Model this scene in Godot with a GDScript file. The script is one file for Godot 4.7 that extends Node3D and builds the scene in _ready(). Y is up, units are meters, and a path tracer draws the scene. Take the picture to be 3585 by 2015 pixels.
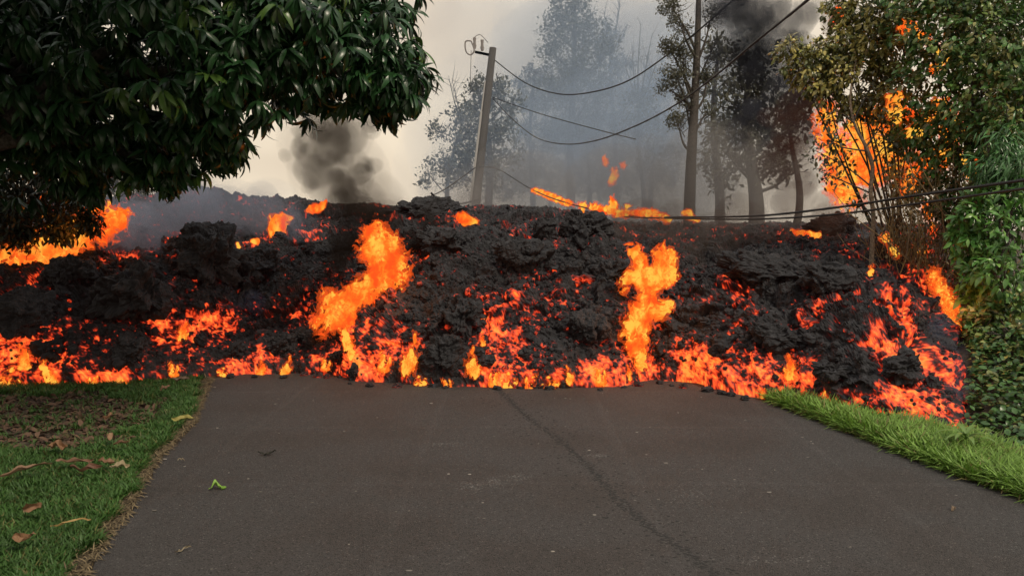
extends Node3D
# A lava flow crossing a suburban road, seen from the asphalt in front of it.

var rng := RandomNumberGenerator.new()
var used := {}
var mats := {}
const TOE := [Vector2(-16.000, -8.600), Vector2(-9.000, -8.200), Vector2(-5.128, -7.953), Vector2(-4.604, -8.014), Vector2(-3.941, -8.223), Vector2(-3.457, -8.556), Vector2(-3.235, -8.650), Vector2(-2.928, -8.769), Vector2(-2.365, -8.794), Vector2(-1.889, -8.626), Vector2(-1.608, -8.287), Vector2(-1.007, -8.117), Vector2(-0.434, -8.034), Vector2(0.607, -7.974), Vector2(1.099, -8.075), Vector2(1.486, -8.442), Vector2(1.905, -8.244), Vector2(2.188, -7.777), Vector2(2.384, -7.590), Vector2(2.625, -7.464), Vector2(2.796, -7.225), Vector2(2.924, -6.759), Vector2(3.105, -6.427), Vector2(3.297, -6.298), Vector2(3.547, -6.349), Vector2(5.500, -6.600), Vector2(12.000, -9.000)]
const HILLS := [Vector4(-9.404, 3.046, -24.000, 1.700), Vector4(-8.230, 2.671, -23.000, 3.000), Vector4(-12.247, 2.684, -26.000, 4.500), Vector4(-6.793, 2.517, -22.000, 2.200), Vector4(-4.802, 2.287, -20.000, 3.000), Vector4(-3.346, 2.299, -19.000, 1.600), Vector4(-2.599, 2.225, -19.000, 1.600), Vector4(-0.402, 2.042, -17.000, 1.300), Vector4(0.341, 2.029, -16.500, 1.000), Vector4(1.041, 1.836, -16.000, 1.200), Vector4(5.856, 1.711, -15.000, 1.200), Vector4(-2.678, 1.703, -14.000, 1.000), Vector4(-5.210, 2.086, -18.000, 1.500)]
const LEFT_EDGE := [Vector2(-0.4, 8.0), Vector2(-1.0, 2.0), Vector2(-1.854, -3.184), Vector2(-1.981, -3.608), Vector2(-2.081, -4.026), Vector2(-2.180, -4.496), Vector2(-2.435, -5.349), Vector2(-2.543, -5.962), Vector2(-2.640, -6.589), Vector2(-3.159, -8.331), Vector2(-4.6, -13.0), Vector2(-10.0, -40.0)]
const RIGHT_EDGE := [Vector2(4.6, 8.0), Vector2(4.1, 0.0), Vector2(3.253, -3.974), Vector2(3.061, -4.701), Vector2(2.924, -5.120), Vector2(2.781, -5.743), Vector2(2.574, -6.730), Vector2(2.355, -7.682), Vector2(1.9, -9.5), Vector2(0.9, -13.0), Vector2(-4.5, -40.0)]

func _ready() -> void:
	var camera := Camera3D.new()
	camera.name = "camera"
	camera.fov = 39.4010
	camera.position = Vector3(0, 1.6, 0)
	camera.rotation_degrees = Vector3(-4.2145, 0, 0)
	camera.near = 0.05
	camera.far = 900.0
	add_child(camera)
	camera.current = true
	var env := Environment.new()
	env.background_mode = Environment.BG_SKY
	env.tonemap_mode = Environment.TONE_MAPPER_LINEAR
	env.tonemap_exposure = 1.0
	env.sky = Sky.new()
	env.sky.sky_material = smoky_sky()
	env.background_energy_multiplier = 1.0
	env.volumetric_fog_enabled = true
	env.volumetric_fog_density = 0.0
	env.sdfgi_enabled = true
	env.ssao_enabled = true
	env.ssil_enabled = true
	var we := WorldEnvironment.new()
	we.name = "world_environment"
	we.environment = env
	add_child(we)
	var sun := DirectionalLight3D.new()
	sun.name = "sun"
	sun.light_energy = 0.7
	sun.light_color = Color(1.0, 0.93, 0.84)
	sun.light_angular_distance = 10.0
	sun.shadow_enabled = true
	sun.sky_mode = DirectionalLight3D.SKY_MODE_LIGHT_ONLY
	add_child(sun)
	sun.look_at_from_position(Vector3(7, 14, 3), Vector3(0, 0, -6))
	make_materials()
	build_ground()
	build_lava()
	print("lava ", Time.get_ticks_msec())
	build_boulders()
	build_pole_and_wires()
	build_forest()
	print("forest ", Time.get_ticks_msec())
	build_mango()
	build_shrubs()
	print("shrubs ", Time.get_ticks_msec())
	build_grass()
	build_litter()
	build_flames()
	print("flames ", Time.get_ticks_msec())
	build_smoke()
	print("done ", Time.get_ticks_msec())

# ---------------------------------------------------------------- helpers

func smoky_sky() -> PanoramaSkyMaterial:
	var w := 1024
	var h := 512
	var im := Image.create(w, h, false, Image.FORMAT_RGBF)
	var n1 := noise(11, 1.6, 4)
	var n2 := noise(12, 3.1, 5)
	for y in h:
		var el := PI * (0.5 - (y + 0.5) / h)
		for x in w:
			var az := TAU * (x + 0.5) / w
			var d := Vector3(cos(el) * sin(az), sin(el), cos(el) * cos(az))
			var q := Vector3(d.x, d.y * 1.7, d.z)
			var a := n1.get_noise_3dv(q)
			var b := n2.get_noise_3dv(q + Vector3(a, -a, a) * 0.4)
			var f := clampf(0.5 + 0.75 * a + 0.5 * b, 0.0, 1.0)
			var up := clampf(d.y, 0.0, 1.0)
			# smoke veil: warm cream near the ground, cooler and paler overhead
			var low := Color(0.72, 0.60, 0.46).lerp(Color(1.0, 0.86, 0.66), f)
			var high := Color(0.54, 0.53, 0.53).lerp(Color(0.84, 0.82, 0.79), f)
			im.set_pixel(x, y, low.lerp(high, smoothstep(0.08, 0.65, up)))
	var m := PanoramaSkyMaterial.new()
	m.panorama = ImageTexture.create_from_image(im)
	return m

func noise(s: int, freq: float, oct := 4, type := FastNoiseLite.TYPE_SIMPLEX_SMOOTH) -> FastNoiseLite:
	var n := FastNoiseLite.new()
	n.seed = s
	n.noise_type = type
	n.frequency = freq
	n.fractal_type = FastNoiseLite.FRACTAL_FBM if oct > 1 else FastNoiseLite.FRACTAL_NONE
	n.fractal_octaves = oct
	return n

func cells(s: int, freq: float, ret := FastNoiseLite.RETURN_DISTANCE) -> FastNoiseLite:
	var n := FastNoiseLite.new()
	n.seed = s
	n.noise_type = FastNoiseLite.TYPE_CELLULAR
	n.frequency = freq
	n.fractal_type = FastNoiseLite.FRACTAL_NONE
	n.cellular_return_type = ret
	n.cellular_distance_function = FastNoiseLite.DISTANCE_EUCLIDEAN
	n.cellular_jitter = 1.0
	return n

func numbered(called: String) -> String:
	var k: int = used.get(called, 0)
	used[called] = k + 1
	return called if k == 0 else "%s_%03d" % [called, k]

func tag(o: Node, label: String, category: String, group := "", kind := "") -> Node:
	if label: o.set_meta("label", label)
	if category: o.set_meta("category", category)
	if group: o.set_meta("group", group)
	if kind: o.set_meta("kind", kind)
	return o

func thing(called: String, label: String, category: String, at := Vector3.ZERO, group := "", kind := "") -> Node3D:
	var o := Node3D.new()
	o.name = numbered(called)
	add_child(o)
	o.position = at
	tag(o, label, category, group, kind)
	return o

func put(mesh: Mesh, called: String, m: Material, parent: Node = null) -> MeshInstance3D:
	var o := MeshInstance3D.new()
	o.mesh = mesh
	if m: o.material_override = m
	if parent == null:
		o.name = numbered(called)
		add_child(o)
	else:
		o.name = called
		parent.add_child(o, true)
	return o

func many(mesh: Mesh, called: String, m: Material, xf: Array, cols: Array, parent: Node = null) -> MultiMeshInstance3D:
	var mm := MultiMesh.new()
	mm.transform_format = MultiMesh.TRANSFORM_3D
	mm.use_colors = cols.size() > 0
	mm.mesh = mesh
	mm.instance_count = xf.size()
	for i in xf.size():
		mm.set_instance_transform(i, xf[i])
		if cols.size(): mm.set_instance_color(i, cols[i])
	var o := MultiMeshInstance3D.new()
	o.multimesh = mm
	o.material_override = m
	if parent == null:
		o.name = numbered(called)
		add_child(o)
	else:
		o.name = called
		parent.add_child(o, true)
	o.set_meta("kind", "stuff")
	return o

func arrays(v: PackedVector3Array, idx: PackedInt32Array, n = null, col = null, uv2 = null) -> ArrayMesh:
	var a := []
	a.resize(Mesh.ARRAY_MAX)
	a[Mesh.ARRAY_VERTEX] = v
	a[Mesh.ARRAY_INDEX] = idx
	if n != null: a[Mesh.ARRAY_NORMAL] = n
	if col != null: a[Mesh.ARRAY_COLOR] = col
	if uv2 != null: a[Mesh.ARRAY_TEX_UV2] = uv2
	var m := ArrayMesh.new()
	m.add_surface_from_arrays(Mesh.PRIMITIVE_TRIANGLES, a)
	return m

func add_tube(st: SurfaceTool, pts: Array, radii: Array, sides := 7) -> void:
	var rings := []
	var ref := Vector3(0.31, 0.2, 0.93).normalized()
	for i in pts.size():
		var d: Vector3 = (pts[mini(i + 1, pts.size() - 1)] - pts[maxi(i - 1, 0)]).normalized()
		if absf(d.dot(ref)) > 0.95: ref = Vector3(0.9, 0.1, 0.2).normalized()
		var a := d.cross(ref).normalized()
		var b := d.cross(a).normalized()
		var ring := []
		for k in sides:
			var t := TAU * k / sides
			ring.append([pts[i] + (a * cos(t) + b * sin(t)) * float(radii[i]), a * cos(t) + b * sin(t)])
		rings.append(ring)
	for i in pts.size() - 1:
		for k in sides:
			var q := (k + 1) % sides
			for c in [rings[i][k], rings[i + 1][k], rings[i + 1][q], rings[i][k], rings[i + 1][q], rings[i][q]]:
				st.set_normal(c[1])
				st.add_vertex(c[0])
	for e in [0, pts.size() - 1]:
		for k in sides:
			for c in [rings[e][k], rings[e][(k + 1) % sides], [pts[e], rings[e][0][1]]]:
				st.set_normal(c[1])
				st.add_vertex(c[0])

func tube(pts: Array, radii: Array, sides := 7) -> ArrayMesh:
	var st := SurfaceTool.new()
	st.begin(Mesh.PRIMITIVE_TRIANGLES)
	add_tube(st, pts, radii, sides)
	return st.commit()

func add_box(st: SurfaceTool, c: Vector3, s: Vector3, b := Basis.IDENTITY) -> void:
	for f in [[Vector3.RIGHT, Vector3.UP, Vector3.BACK], [Vector3.LEFT, Vector3.UP, Vector3.FORWARD], [Vector3.UP, Vector3.BACK, Vector3.RIGHT], [Vector3.DOWN, Vector3.BACK, Vector3.LEFT], [Vector3.BACK, Vector3.UP, Vector3.LEFT], [Vector3.FORWARD, Vector3.UP, Vector3.RIGHT]]:
		var p := []
		for q in [[-1, -1], [1, -1], [1, 1], [-1, 1]]:
			p.append(c + b * ((f[0] + f[1] * q[0] + f[2] * q[1]) * s * 0.5))
		for k in [0, 1, 2, 0, 2, 3]:
			st.set_normal(b * f[0])
			st.add_vertex(p[k])

func along(pts: Array, x: float) -> float:
	# polyline of Vector2(x, z), rising x: z at x
	for i in pts.size() - 1:
		if x <= pts[i + 1].x:
			return lerpf(pts[i].y, pts[i + 1].y, clampf((x - pts[i].x) / (pts[i + 1].x - pts[i].x), 0.0, 1.0))
	return pts[-1].y

func edge_x(pts: Array, z: float) -> float:
	# polyline of Vector2(x, z), falling z: x at z
	for i in pts.size() - 1:
		if z >= pts[i + 1].y:
			return lerpf(pts[i].x, pts[i + 1].x, clampf((pts[i].y - z) / (pts[i].y - pts[i + 1].y), 0.0, 1.0))
	return pts[-1].x

func toe_z(x: float) -> float:
	return along(TOE, x)

func lava_edge_x(z: float) -> float:
	return 3.55 + (-z - 6.2) * 0.58

func lava_height(x: float, z: float) -> float:
	var t := toe_z(x) - z
	if t <= 0.0: return 0.0
	var h := 0.26 * (1.0 - exp(-t / 0.08)) + 1.40 * (1.0 - exp(-t / 1.6)) + 0.026 * minf(t, 20.0)
	h *= 1.0 - 0.24 * smoothstep(0.6, 3.0, x) - 0.10 * smoothstep(1.5, 4.0, -x) * (1.0 - smoothstep(4.0, 9.0, t))
	for p: Vector4 in HILLS:
		var q := ((x - p.x) * (x - p.x) + (z - p.z) * (z - p.z)) / (p.w * p.w)
		if q < 6.0 and p.y > h:
			h = maxf(h, h + (p.y - 0.25 - h) * exp(-q))
	return h * (1.0 - exp(-maxf(0.0, lava_edge_x(z) - x) / 0.32))

func ground_y(x: float, z: float) -> float:
	var off := x - edge_x(RIGHT_EDGE, z)
	var bank := 0.75 * smoothstep(0.7, 3.2, off) if z < 3.0 else 0.0
	var lft := edge_x(LEFT_EDGE, z) - x
	return -0.02 + bank + 0.05 * smoothstep(0.2, 2.0, lft)

func rv(s := 1.0) -> Vector3:
	return Vector3(rng.randf_range(-s, s), rng.randf_range(-s, s), rng.randf_range(-s, s))

func unit() -> Vector3:
	while true:
		var v := rv()
		if v.length_squared() < 1.0 and v.length_squared() > 0.01: return v.normalized()
	return Vector3.UP

func facing(dir: Vector3, up: Vector3) -> Basis:
	# x runs along dir, y near up
	var x := dir.normalized()
	var z := x.cross(up)
	z = x.cross(Vector3(0.3, 0.1, 0.8)) if z.length_squared() < 1e-5 else z
	z = z.normalized()
	return Basis(x, z.cross(x), z)

func std(rough: float, col := Color.WHITE) -> StandardMaterial3D:
	var m := StandardMaterial3D.new()
	m.roughness = rough
	m.albedo_color = col
	return m

func lin(r: float, g: float, b: float) -> Color:
	return Color(r, g, b).linear_to_srgb()

func ramp(n: FastNoiseLite, cols: Array, size := 512) -> NoiseTexture2D:
	var t := NoiseTexture2D.new()
	t.width = size
	t.height = size
	t.seamless = true
	t.noise = n
	var g := Gradient.new()
	var off := PackedFloat32Array()
	var cc := PackedColorArray()
	for c in cols:
		off.append(c[0])
		cc.append(c[1])
	g.offsets = off
	g.colors = cc
	t.color_ramp = g
	return t

func grey_noise(n: FastNoiseLite, size := 512) -> NoiseTexture2D:
	var t := NoiseTexture2D.new()
	t.width = size
	t.height = size
	t.seamless = true
	t.noise = n
	return t

func tri(m: StandardMaterial3D, scale: float) -> void:
	m.uv1_triplanar = true
	m.uv1_world_triplanar = true
	m.uv1_scale = Vector3.ONE * scale

func make_materials() -> void:
	# chilled clinker crust; heat (0..1) rides on uv2.x and picks the glow of the melt
	var rock := std(0.82)
	rock.albedo_texture = ramp(noise(21, 0.02, 5), [[0.2, lin(0.008, 0.0085, 0.010)], [0.5, lin(0.015, 0.016, 0.0185)], [0.72, lin(0.027, 0.028, 0.032)], [0.9, lin(0.06, 0.061, 0.066)]])
	tri(rock, 1.3)
	rock.heightmap_enabled = true
	rock.heightmap_texture = grey_noise(noise(22, 0.03, 5))
	rock.heightmap_scale = 2.0
	rock.emission_enabled = true
	rock.emission = Color.BLACK
	rock.emission_texture = glow_ramp()
	rock.emission_energy_multiplier = 1.0
	rock.emission_on_uv2 = true
	mats.rock = rock
	var road := std(0.78)
	road.albedo_texture = road_grain()
	tri(road, 0.7)
	road.detail_enabled = true
	road.detail_blend_mode = BaseMaterial3D.BLEND_MODE_MUL
	road.detail_uv_layer = BaseMaterial3D.DETAIL_UV_2
	road.uv2_triplanar = true
	road.uv2_world_triplanar = true
	road.uv2_scale = Vector3.ONE * 0.13
	road.detail_albedo = ramp(noise(25, 0.012, 5), [[0.2, Color(0.91, 0.89, 0.87)], [0.45, Color(0.97, 0.945, 0.93)], [0.55, Color(0.975, 0.97, 0.965)], [0.8, Color(1.0, 1.0, 1.0)]])
	road.heightmap_enabled = true
	road.heightmap_texture = grey_noise(noise(26, 0.18, 3), 1024)
	road.heightmap_scale = 1.4
	mats.road = road
	var soil := std(0.95)
	soil.albedo_texture = ramp(noise(27, 0.03, 5), [[0.25, lin(0.022, 0.016, 0.010)], [0.5, lin(0.05, 0.036, 0.024)], [0.75, lin(0.085, 0.062, 0.042)]])
	tri(soil, 0.8)
	mats.soil = soil
	var bark := std(0.92)
	bark.albedo_texture = ramp(noise(28, 0.03, 5), [[0.3, lin(0.035, 0.03, 0.025)], [0.7, lin(0.12, 0.105, 0.09)]])
	tri(bark, 1.5)
	mats.bark = bark
	var pale := std(0.9)
	pale.albedo_texture = ramp(noise(29, 0.03, 5), [[0.3, lin(0.14, 0.10, 0.07)], [0.7, lin(0.30, 0.23, 0.16)]])
	tri(pale, 2.0)
	mats.pale_bark = pale
	var pole := std(0.85)
	pole.albedo_texture = ramp(noise(30, 0.05, 4), [[0.3, lin(0.075, 0.072, 0.068)], [0.7, lin(0.14, 0.135, 0.128)]])
	tri(pole, 1.0)
	mats.pole = pole
	mats.conduit = std(0.5, lin(0.42, 0.42, 0.40))
	mats.porcelain = std(0.3, lin(0.22, 0.20, 0.19))
	mats.metal = std(0.5, lin(0.16, 0.16, 0.16))
	mats.cable = std(0.6, lin(0.016, 0.016, 0.017))
	for k in [["leaf", 0.32, 0.10], ["dull_leaf", 0.5, 0.2], ["grass", 0.55, 0.35], ["dry", 0.85, 0.1]]:
		var m := std(k[1])
		m.vertex_color_use_as_albedo = true
		m.backlight_enabled = true
		m.backlight = Color(k[2], k[2], k[2]).linear_to_srgb()
		mats[k[0]] = m
	var fl := StandardMaterial3D.new()
	fl.shading_mode = BaseMaterial3D.SHADING_MODE_UNSHADED
	fl.vertex_color_use_as_albedo = true
	fl.albedo_color = lin(1.12, 1.12, 1.12)
	mats.flame = fl
	var sh := fl.duplicate()
	sh.transparency = BaseMaterial3D.TRANSPARENCY_ALPHA
	mats.flame_veil = sh

func glow_ramp() -> ImageTexture:
	var stops := [[0.0, Color(0, 0, 0)], [0.12, Color(0.012, 0.0, 0.0)], [0.3, Color(0.14, 0.006, 0.001)], [0.42, Color(0.62, 0.035, 0.008)], [0.56, Color(1.0, 0.085, 0.018)], [0.78, Color(1.0, 0.16, 0.026)], [1.0, Color(1.0, 0.36, 0.05)]]
	var im := Image.create(256, 4, false, Image.FORMAT_RGBAF)
	for x in 256:
		var u := x / 255.0
		var c := Color.BLACK
		for i in stops.size() - 1:
			if u >= stops[i][0] and u <= stops[i + 1][0]:
				c = stops[i][1].lerp(stops[i + 1][1], (u - stops[i][0]) / (stops[i + 1][0] - stops[i][0]))
		for y in 4:
			im.set_pixel(x, y, c)
	return ImageTexture.create_from_image(im)

func road_grain() -> ImageTexture:
	var s := 1024
	var im := Image.create(s, s, false, Image.FORMAT_RGB8)
	var r := RandomNumberGenerator.new()
	r.seed = 5
	for y in s:
		for x in s:
			var k := 0.066 * r.randf_range(0.72, 1.28)
			im.set_pixel(x, y, lin(k * 1.015, k * 0.985, k * 0.965))
	# single chips of dark and pale aggregate
	for i in 16000:
		var c := r.randf_range(0.018, 0.04) if i % 5 else r.randf_range(0.09, 0.17)
		var w := r.randi_range(2, 7)
		var x0 := r.randi_range(0, s - 1)
		var y0 := r.randi_range(0, s - 1)
		var hh := r.randi_range(2, 6)
		for dy in hh:
			for dx in w:
				im.set_pixel((x0 + dx) % s, (y0 + dy) % s, lin(c, c * 0.95, c * 0.92))
	im.generate_mipmaps()
	return ImageTexture.create_from_image(im)

# ---------------------------------------------------------------- ground and road

func axis(stops: Array) -> PackedFloat32Array:
	# [[from, step], ...] ascending
	var out := PackedFloat32Array()
	for i in stops.size() - 1:
		var a: float = stops[i][0]
		while a < stops[i + 1][0] - 1e-4:
			out.append(a)
			a += stops[i][1]
	out.append(stops[-1][0])
	return out

func build_ground() -> void:
	var xs := axis([[-400.0, 48.0], [-16.0, 0.4], [14.0, 48.0], [400.0, 1.0]])
	var zs := axis([[-400.0, 48.0], [-20.0, 0.4], [8.0, 48.0], [400.0, 1.0]])
	var v := PackedVector3Array()
	var idx := PackedInt32Array()
	for z in zs:
		for x in xs:
			v.append(Vector3(x, ground_y(x, z), z))
	for j in zs.size() - 1:
		for i in xs.size() - 1:
			var a := j * xs.size() + i
			var b := a + xs.size()
			idx.append_array([a, a + 1, b, a + 1, b + 1, b])
	tag(put(arrays(v, idx), "ground", mats.soil), "dark bare soil beneath grass, trees and lava", "ground", "", "structure")
	# asphalt
	v = PackedVector3Array()
	idx = PackedInt32Array()
	var nz := noise(41, 1.2, 3)
	var rows := 220
	var cols := 24
	for j in rows + 1:
		var z := 7.0 - 27.0 * j / rows
		var l := edge_x(LEFT_EDGE, z) + 0.05 * nz.get_noise_2d(0.0, z * 2.0) + 0.02 * nz.get_noise_2d(9.0, z * 11.0)
		var r := edge_x(RIGHT_EDGE, z) + 0.05 * nz.get_noise_2d(30.0, z * 2.0) + 0.02 * nz.get_noise_2d(50.0, z * 11.0)
		for i in cols + 1:
			var u := i / float(cols)
			v.append(Vector3(lerpf(l, r, u), 0.012 * sin(PI * u) + (-0.012 if i == 0 or i == cols else 0.0), z))
	for j in rows:
		for i in cols:
			var a := j * (cols + 1) + i
			var b := a + cols + 1
			idx.append_array([a, b, a + 1, a + 1, b, b + 1])
	var road := put(arrays(v, idx), "road", mats.road)
	tag(road, "dark grey asphalt road running up to the lava", "road", "", "structure")
	# paving joint: a ragged line of coarse, open-grained asphalt where two lanes were laid
	var seam := std(0.95, lin(0.026, 0.025, 0.024))
	var line := [Vector3(1.25, 0, 0.5), Vector3(1.0, 0, -2.5), Vector3(0.923, 0.000, -3.608), Vector3(0.715, 0.000, -4.248), Vector3(0.549, 0.000, -5.128), Vector3(0.336, 0.000, -5.962), Vector3(0.110, 0.000, -6.877), Vector3(-0.068, 0.000, -7.536), Vector3(-0.193, 0.000, -8.014), Vector3(-0.6, 0, -11)]
	var xf := []
	var rs := RandomNumberGenerator.new()
	rs.seed = 8
	for i in line.size() - 1:
		var a: Vector3 = line[i]
		var b: Vector3 = line[i + 1]
		var n := int(a.distance_to(b) * 330)
		for k in n:
			var p := a.lerp(b, k / float(n))
			p.x += 0.02 * sin(p.z * 3.0) + rs.randfn(0.0, 0.03 if k % 3 else 0.22) * (0.6 + 0.5 * nz.get_noise_2d(70.0, p.z * 3.0))
			var u := clampf((p.x - edge_x(LEFT_EDGE, p.z)) / (edge_x(RIGHT_EDGE, p.z) - edge_x(LEFT_EDGE, p.z)), 0.0, 1.0)
			var s := rs.randf_range(0.003, 0.009)
			xf.append(Transform3D(Basis(Vector3.UP, rs.randf() * TAU).scaled(Vector3(s * 1.5, s * 0.35, s)), Vector3(p.x, 0.012 * sin(PI * u), p.z)))
	many(chip_mesh(), "seam", seam, xf, [], road)
	# pale scuffs and single stone chips on the asphalt
	xf = []
	var cols2 := []
	for i in 150:
		var z := rs.randf_range(-8.2, -2.6)
		var u := rs.randf()
		u = u * u if i % 2 else u
		var x := lerpf(edge_x(LEFT_EDGE, z), edge_x(RIGHT_EDGE, z), u)
		var s := rs.randf_range(0.003, 0.008)
		xf.append(Transform3D(Basis(Vector3.UP, rs.randf() * TAU).scaled(Vector3(s * rs.randf_range(1.0, 2.6), s * 0.5, s)), Vector3(x, 0.013 * sin(PI * u), z)))
		var c := rs.randf_range(0.08, 0.34)
		cols2.append(Color(c, c * 0.93, c * 0.82))
	# chalky scuffs: pale grains rubbed into the surface
	var sx := []
	var sc := []
	for q in [[Vector3(-0.253, 0.000, -4.863), 0.05, 0.05], [Vector3(-0.108, 0.000, -4.965), 0.035, 0.07], [Vector3(0.036, 0.000, -5.053), 0.04, 0.04], [Vector3(1.051, 0.000, -4.701), 0.05, 0.08], [Vector3(1.331, 0.000, -3.754), 0.16, 0.03], [Vector3(-0.495, 0.000, -5.850), 0.10, 0.03], [Vector3(0.592, 0.000, -5.539), 0.06, 0.03]]:
		for k in 110:
			var z: float = q[0].z + rs.randfn(0.0, q[2])
			var x: float = q[0].x + rs.randfn(0.0, q[1])
			var u := clampf((x - edge_x(LEFT_EDGE, z)) / (edge_x(RIGHT_EDGE, z) - edge_x(LEFT_EDGE, z)), 0.0, 1.0)
			var s := rs.randf_range(0.0015, 0.004)
			sx.append(Transform3D(Basis(Vector3.UP, rs.randf() * TAU).scaled(Vector3(s * 2.0, s * 0.3, s)), Vector3(x, 0.012 * sin(PI * u), z)))
			var g := rs.randf_range(0.08, 0.2)
			sc.append(Color(g, g * 0.95, g * 0.9))
	many(chip_mesh(), "scuffs", mats.dry, sx, sc, road)
	tag(many(chip_mesh(), "stone_chips", mats.dry, xf, cols2), "tiny pale chips and straw bits on the asphalt", "grit", "", "stuff")

func chip_mesh() -> ArrayMesh:
	# a flattened grain
	var s := SphereMesh.new()
	s.radial_segments = 6
	s.rings = 2
	s.radius = 1.0
	s.height = 2.0
	var st := SurfaceTool.new()
	st.append_from(s, 0, Transform3D.IDENTITY)
	return st.commit()

# ---------------------------------------------------------------- lava

var n_warp: FastNoiseLite
var n_big: FastNoiseLite
var n_mid: FastNoiseLite
var n_small: FastNoiseLite
var n_fine: FastNoiseLite
var n_patch: FastNoiseLite
var n_crack: FastNoiseLite
var n_fold: FastNoiseLite
var n_block: FastNoiseLite
var n_chip: FastNoiseLite
var n_grit: FastNoiseLite

func lava_noises() -> void:
	n_warp = noise(51, 1.1, 2)
	n_big = cells(52, 1.15)
	n_mid = cells(53, 3.0)
	n_small = cells(54, 8.5)
	n_fine = noise(55, 16.0, 3)
	n_patch = noise(56, 0.9, 4)
	n_crack = noise(57, 5.5, 3)
	n_fold = noise(58, 2.0, 4)
	n_block = cells(59, 1.9, FastNoiseLite.RETURN_CELL_VALUE)
	n_chip = cells(60, 5.2, FastNoiseLite.RETURN_CELL_VALUE)
	n_grit = noise(61, 34.0, 2)

const HOT := [
	Vector4(-5.265, 0.590, -8.479, 0.252), Vector4(-4.943, 0.360, -8.171, 0.242), Vector4(-4.515, 0.279, -8.165, 0.242), Vector4(-4.801, 0.569, -8.477, 0.168), Vector4(-4.412, 0.083, -8.110, 0.321), Vector4(-4.205, 0.111, -8.183, 0.243), Vector4(-3.983, 0.020, -8.226, 0.163), Vector4(-3.933, 0.769, -9.073, 0.135), Vector4(-3.676, 0.528, -8.815, 0.196), Vector4(-3.560, 0.406, -8.736, 0.173), Vector4(-3.429, 0.320, -8.730, 0.173),
	Vector4(-3.316, 0.623, -9.163, 0.181), Vector4(-3.134, 0.578, -9.160, 0.136), Vector4(-3.176, 0.186, -8.740, 0.216), Vector4(-2.934, 0.045, -8.790, 0.196), Vector4(-2.770, 0.170, -8.839, 0.197), Vector4(-3.666, 0.105, -8.453, 0.251), Vector4(-2.605, 0.692, -9.399, 0.139), Vector4(-2.418, 0.572, -9.209, 0.182), Vector4(-2.472, 0.815, -9.618, 0.119), Vector4(-1.749, 0.339, -8.601, 0.298), Vector4(-1.447, 0.252, -8.333, 0.247),
	Vector4(-1.204, 0.412, -8.385, 0.166), Vector4(-0.927, 0.080, -8.130, 0.241), Vector4(-1.088, 0.527, -8.474, 0.084), Vector4(-0.201, 0.575, -8.427, 0.146), Vector4(-0.074, 0.469, -8.279, 0.123), Vector4(0.094, 0.723, -8.629, 0.085), Vector4(-0.356, 0.208, -8.100, 0.200), Vector4(0.172, 0.435, -8.227, 0.122), Vector4(-0.032, 0.173, -8.067, 0.239), Vector4(0.450, 0.176, -8.047, 0.239),
	Vector4(0.774, 0.173, -8.067, 0.239), Vector4(1.019, 0.087, -8.091, 0.240), Vector4(1.295, 0.131, -8.304, 0.205), Vector4(0.399, 0.800, -8.735, 0.130), Vector4(0.275, 0.913, -8.954, 0.066), Vector4(0.580, 0.877, -8.861, 0.053), Vector4(-0.329, 1.238, -9.790, 0.068), Vector4(0.556, 1.328, -10.047, 0.070), Vector4(0.866, 0.357, -8.191, 0.162), Vector4(1.160, 0.266, -8.244, 0.122),
	Vector4(1.820, 0.318, -8.449, 0.188), Vector4(1.942, 0.143, -8.235, 0.204), Vector4(2.115, 0.153, -7.955, 0.197), Vector4(1.937, 0.024, -8.206, 0.162), Vector4(2.242, 0.865, -9.000, 0.111), Vector4(2.204, 0.686, -8.576, 0.093), Vector4(2.542, 0.668, -8.354, 0.186), Vector4(2.745, 0.683, -8.215, 0.183), Vector4(2.427, 0.732, -8.539, 0.169), Vector4(2.885, 0.716, -7.926, 0.137), Vector4(2.444, 0.356, -7.810, 0.174), Vector4(2.684, 0.361, -7.660, 0.152),
	Vector4(2.637, 0.223, -7.569, 0.131), Vector4(2.271, 0.219, -7.810, 0.154), Vector4(3.389, 0.875, -7.918, 0.196), Vector4(3.527, 0.809, -7.783, 0.154), Vector4(3.830, 0.826, -8.015, 0.159), Vector4(3.701, 0.679, -7.573, 0.169), Vector4(3.359, 0.587, -7.155, 0.159), Vector4(3.874, 0.665, -7.692, 0.152), Vector4(3.759, 0.991, -8.498, 0.105), Vector4(3.670, 0.447, -7.125, 0.176), Vector4(3.468, 0.387, -6.859, 0.136),
	Vector4(2.902, 0.105, -6.879, 0.136), Vector4(3.045, 0.218, -6.666, 0.198), Vector4(3.158, 0.158, -6.482, 0.192), Vector4(3.355, 0.139, -6.420, 0.191), Vector4(3.585, 0.163, -6.612, 0.164), Vector4(3.376, 0.266, -6.600, 0.131), Vector4(2.816, 0.074, -7.187, 0.107), Vector4(3.840, 0.250, -7.030, 0.139), Vector4(2.822, 0.270, -7.312, 0.072), Vector4(2.316, 0.084, -7.689, 0.095),
	Vector4(-5.002, 1.058, -9.546, 0.142), Vector4(-5.505, 1.017, -9.433, 0.140), Vector4(-4.648, 1.180, -10.016, 0.099), Vector4(-3.605, 1.350, -11.262, 0.111), Vector4(-3.323, 1.029, -10.045, 0.099), Vector4(-4.482, 1.265, -10.444, 0.129), Vector4(-5.062, 1.268, -10.364, 0.154), Vector4(-5.773, 1.706, -14.316, 0.283), Vector4(-4.875, 1.633, -13.579, 0.201), Vector4(-2.699, 1.510, -12.206, 0.151), Vector4(3.796, 1.089, -8.997, 0.089), Vector4(3.433, 0.874, -7.928, 0.078)]
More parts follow.
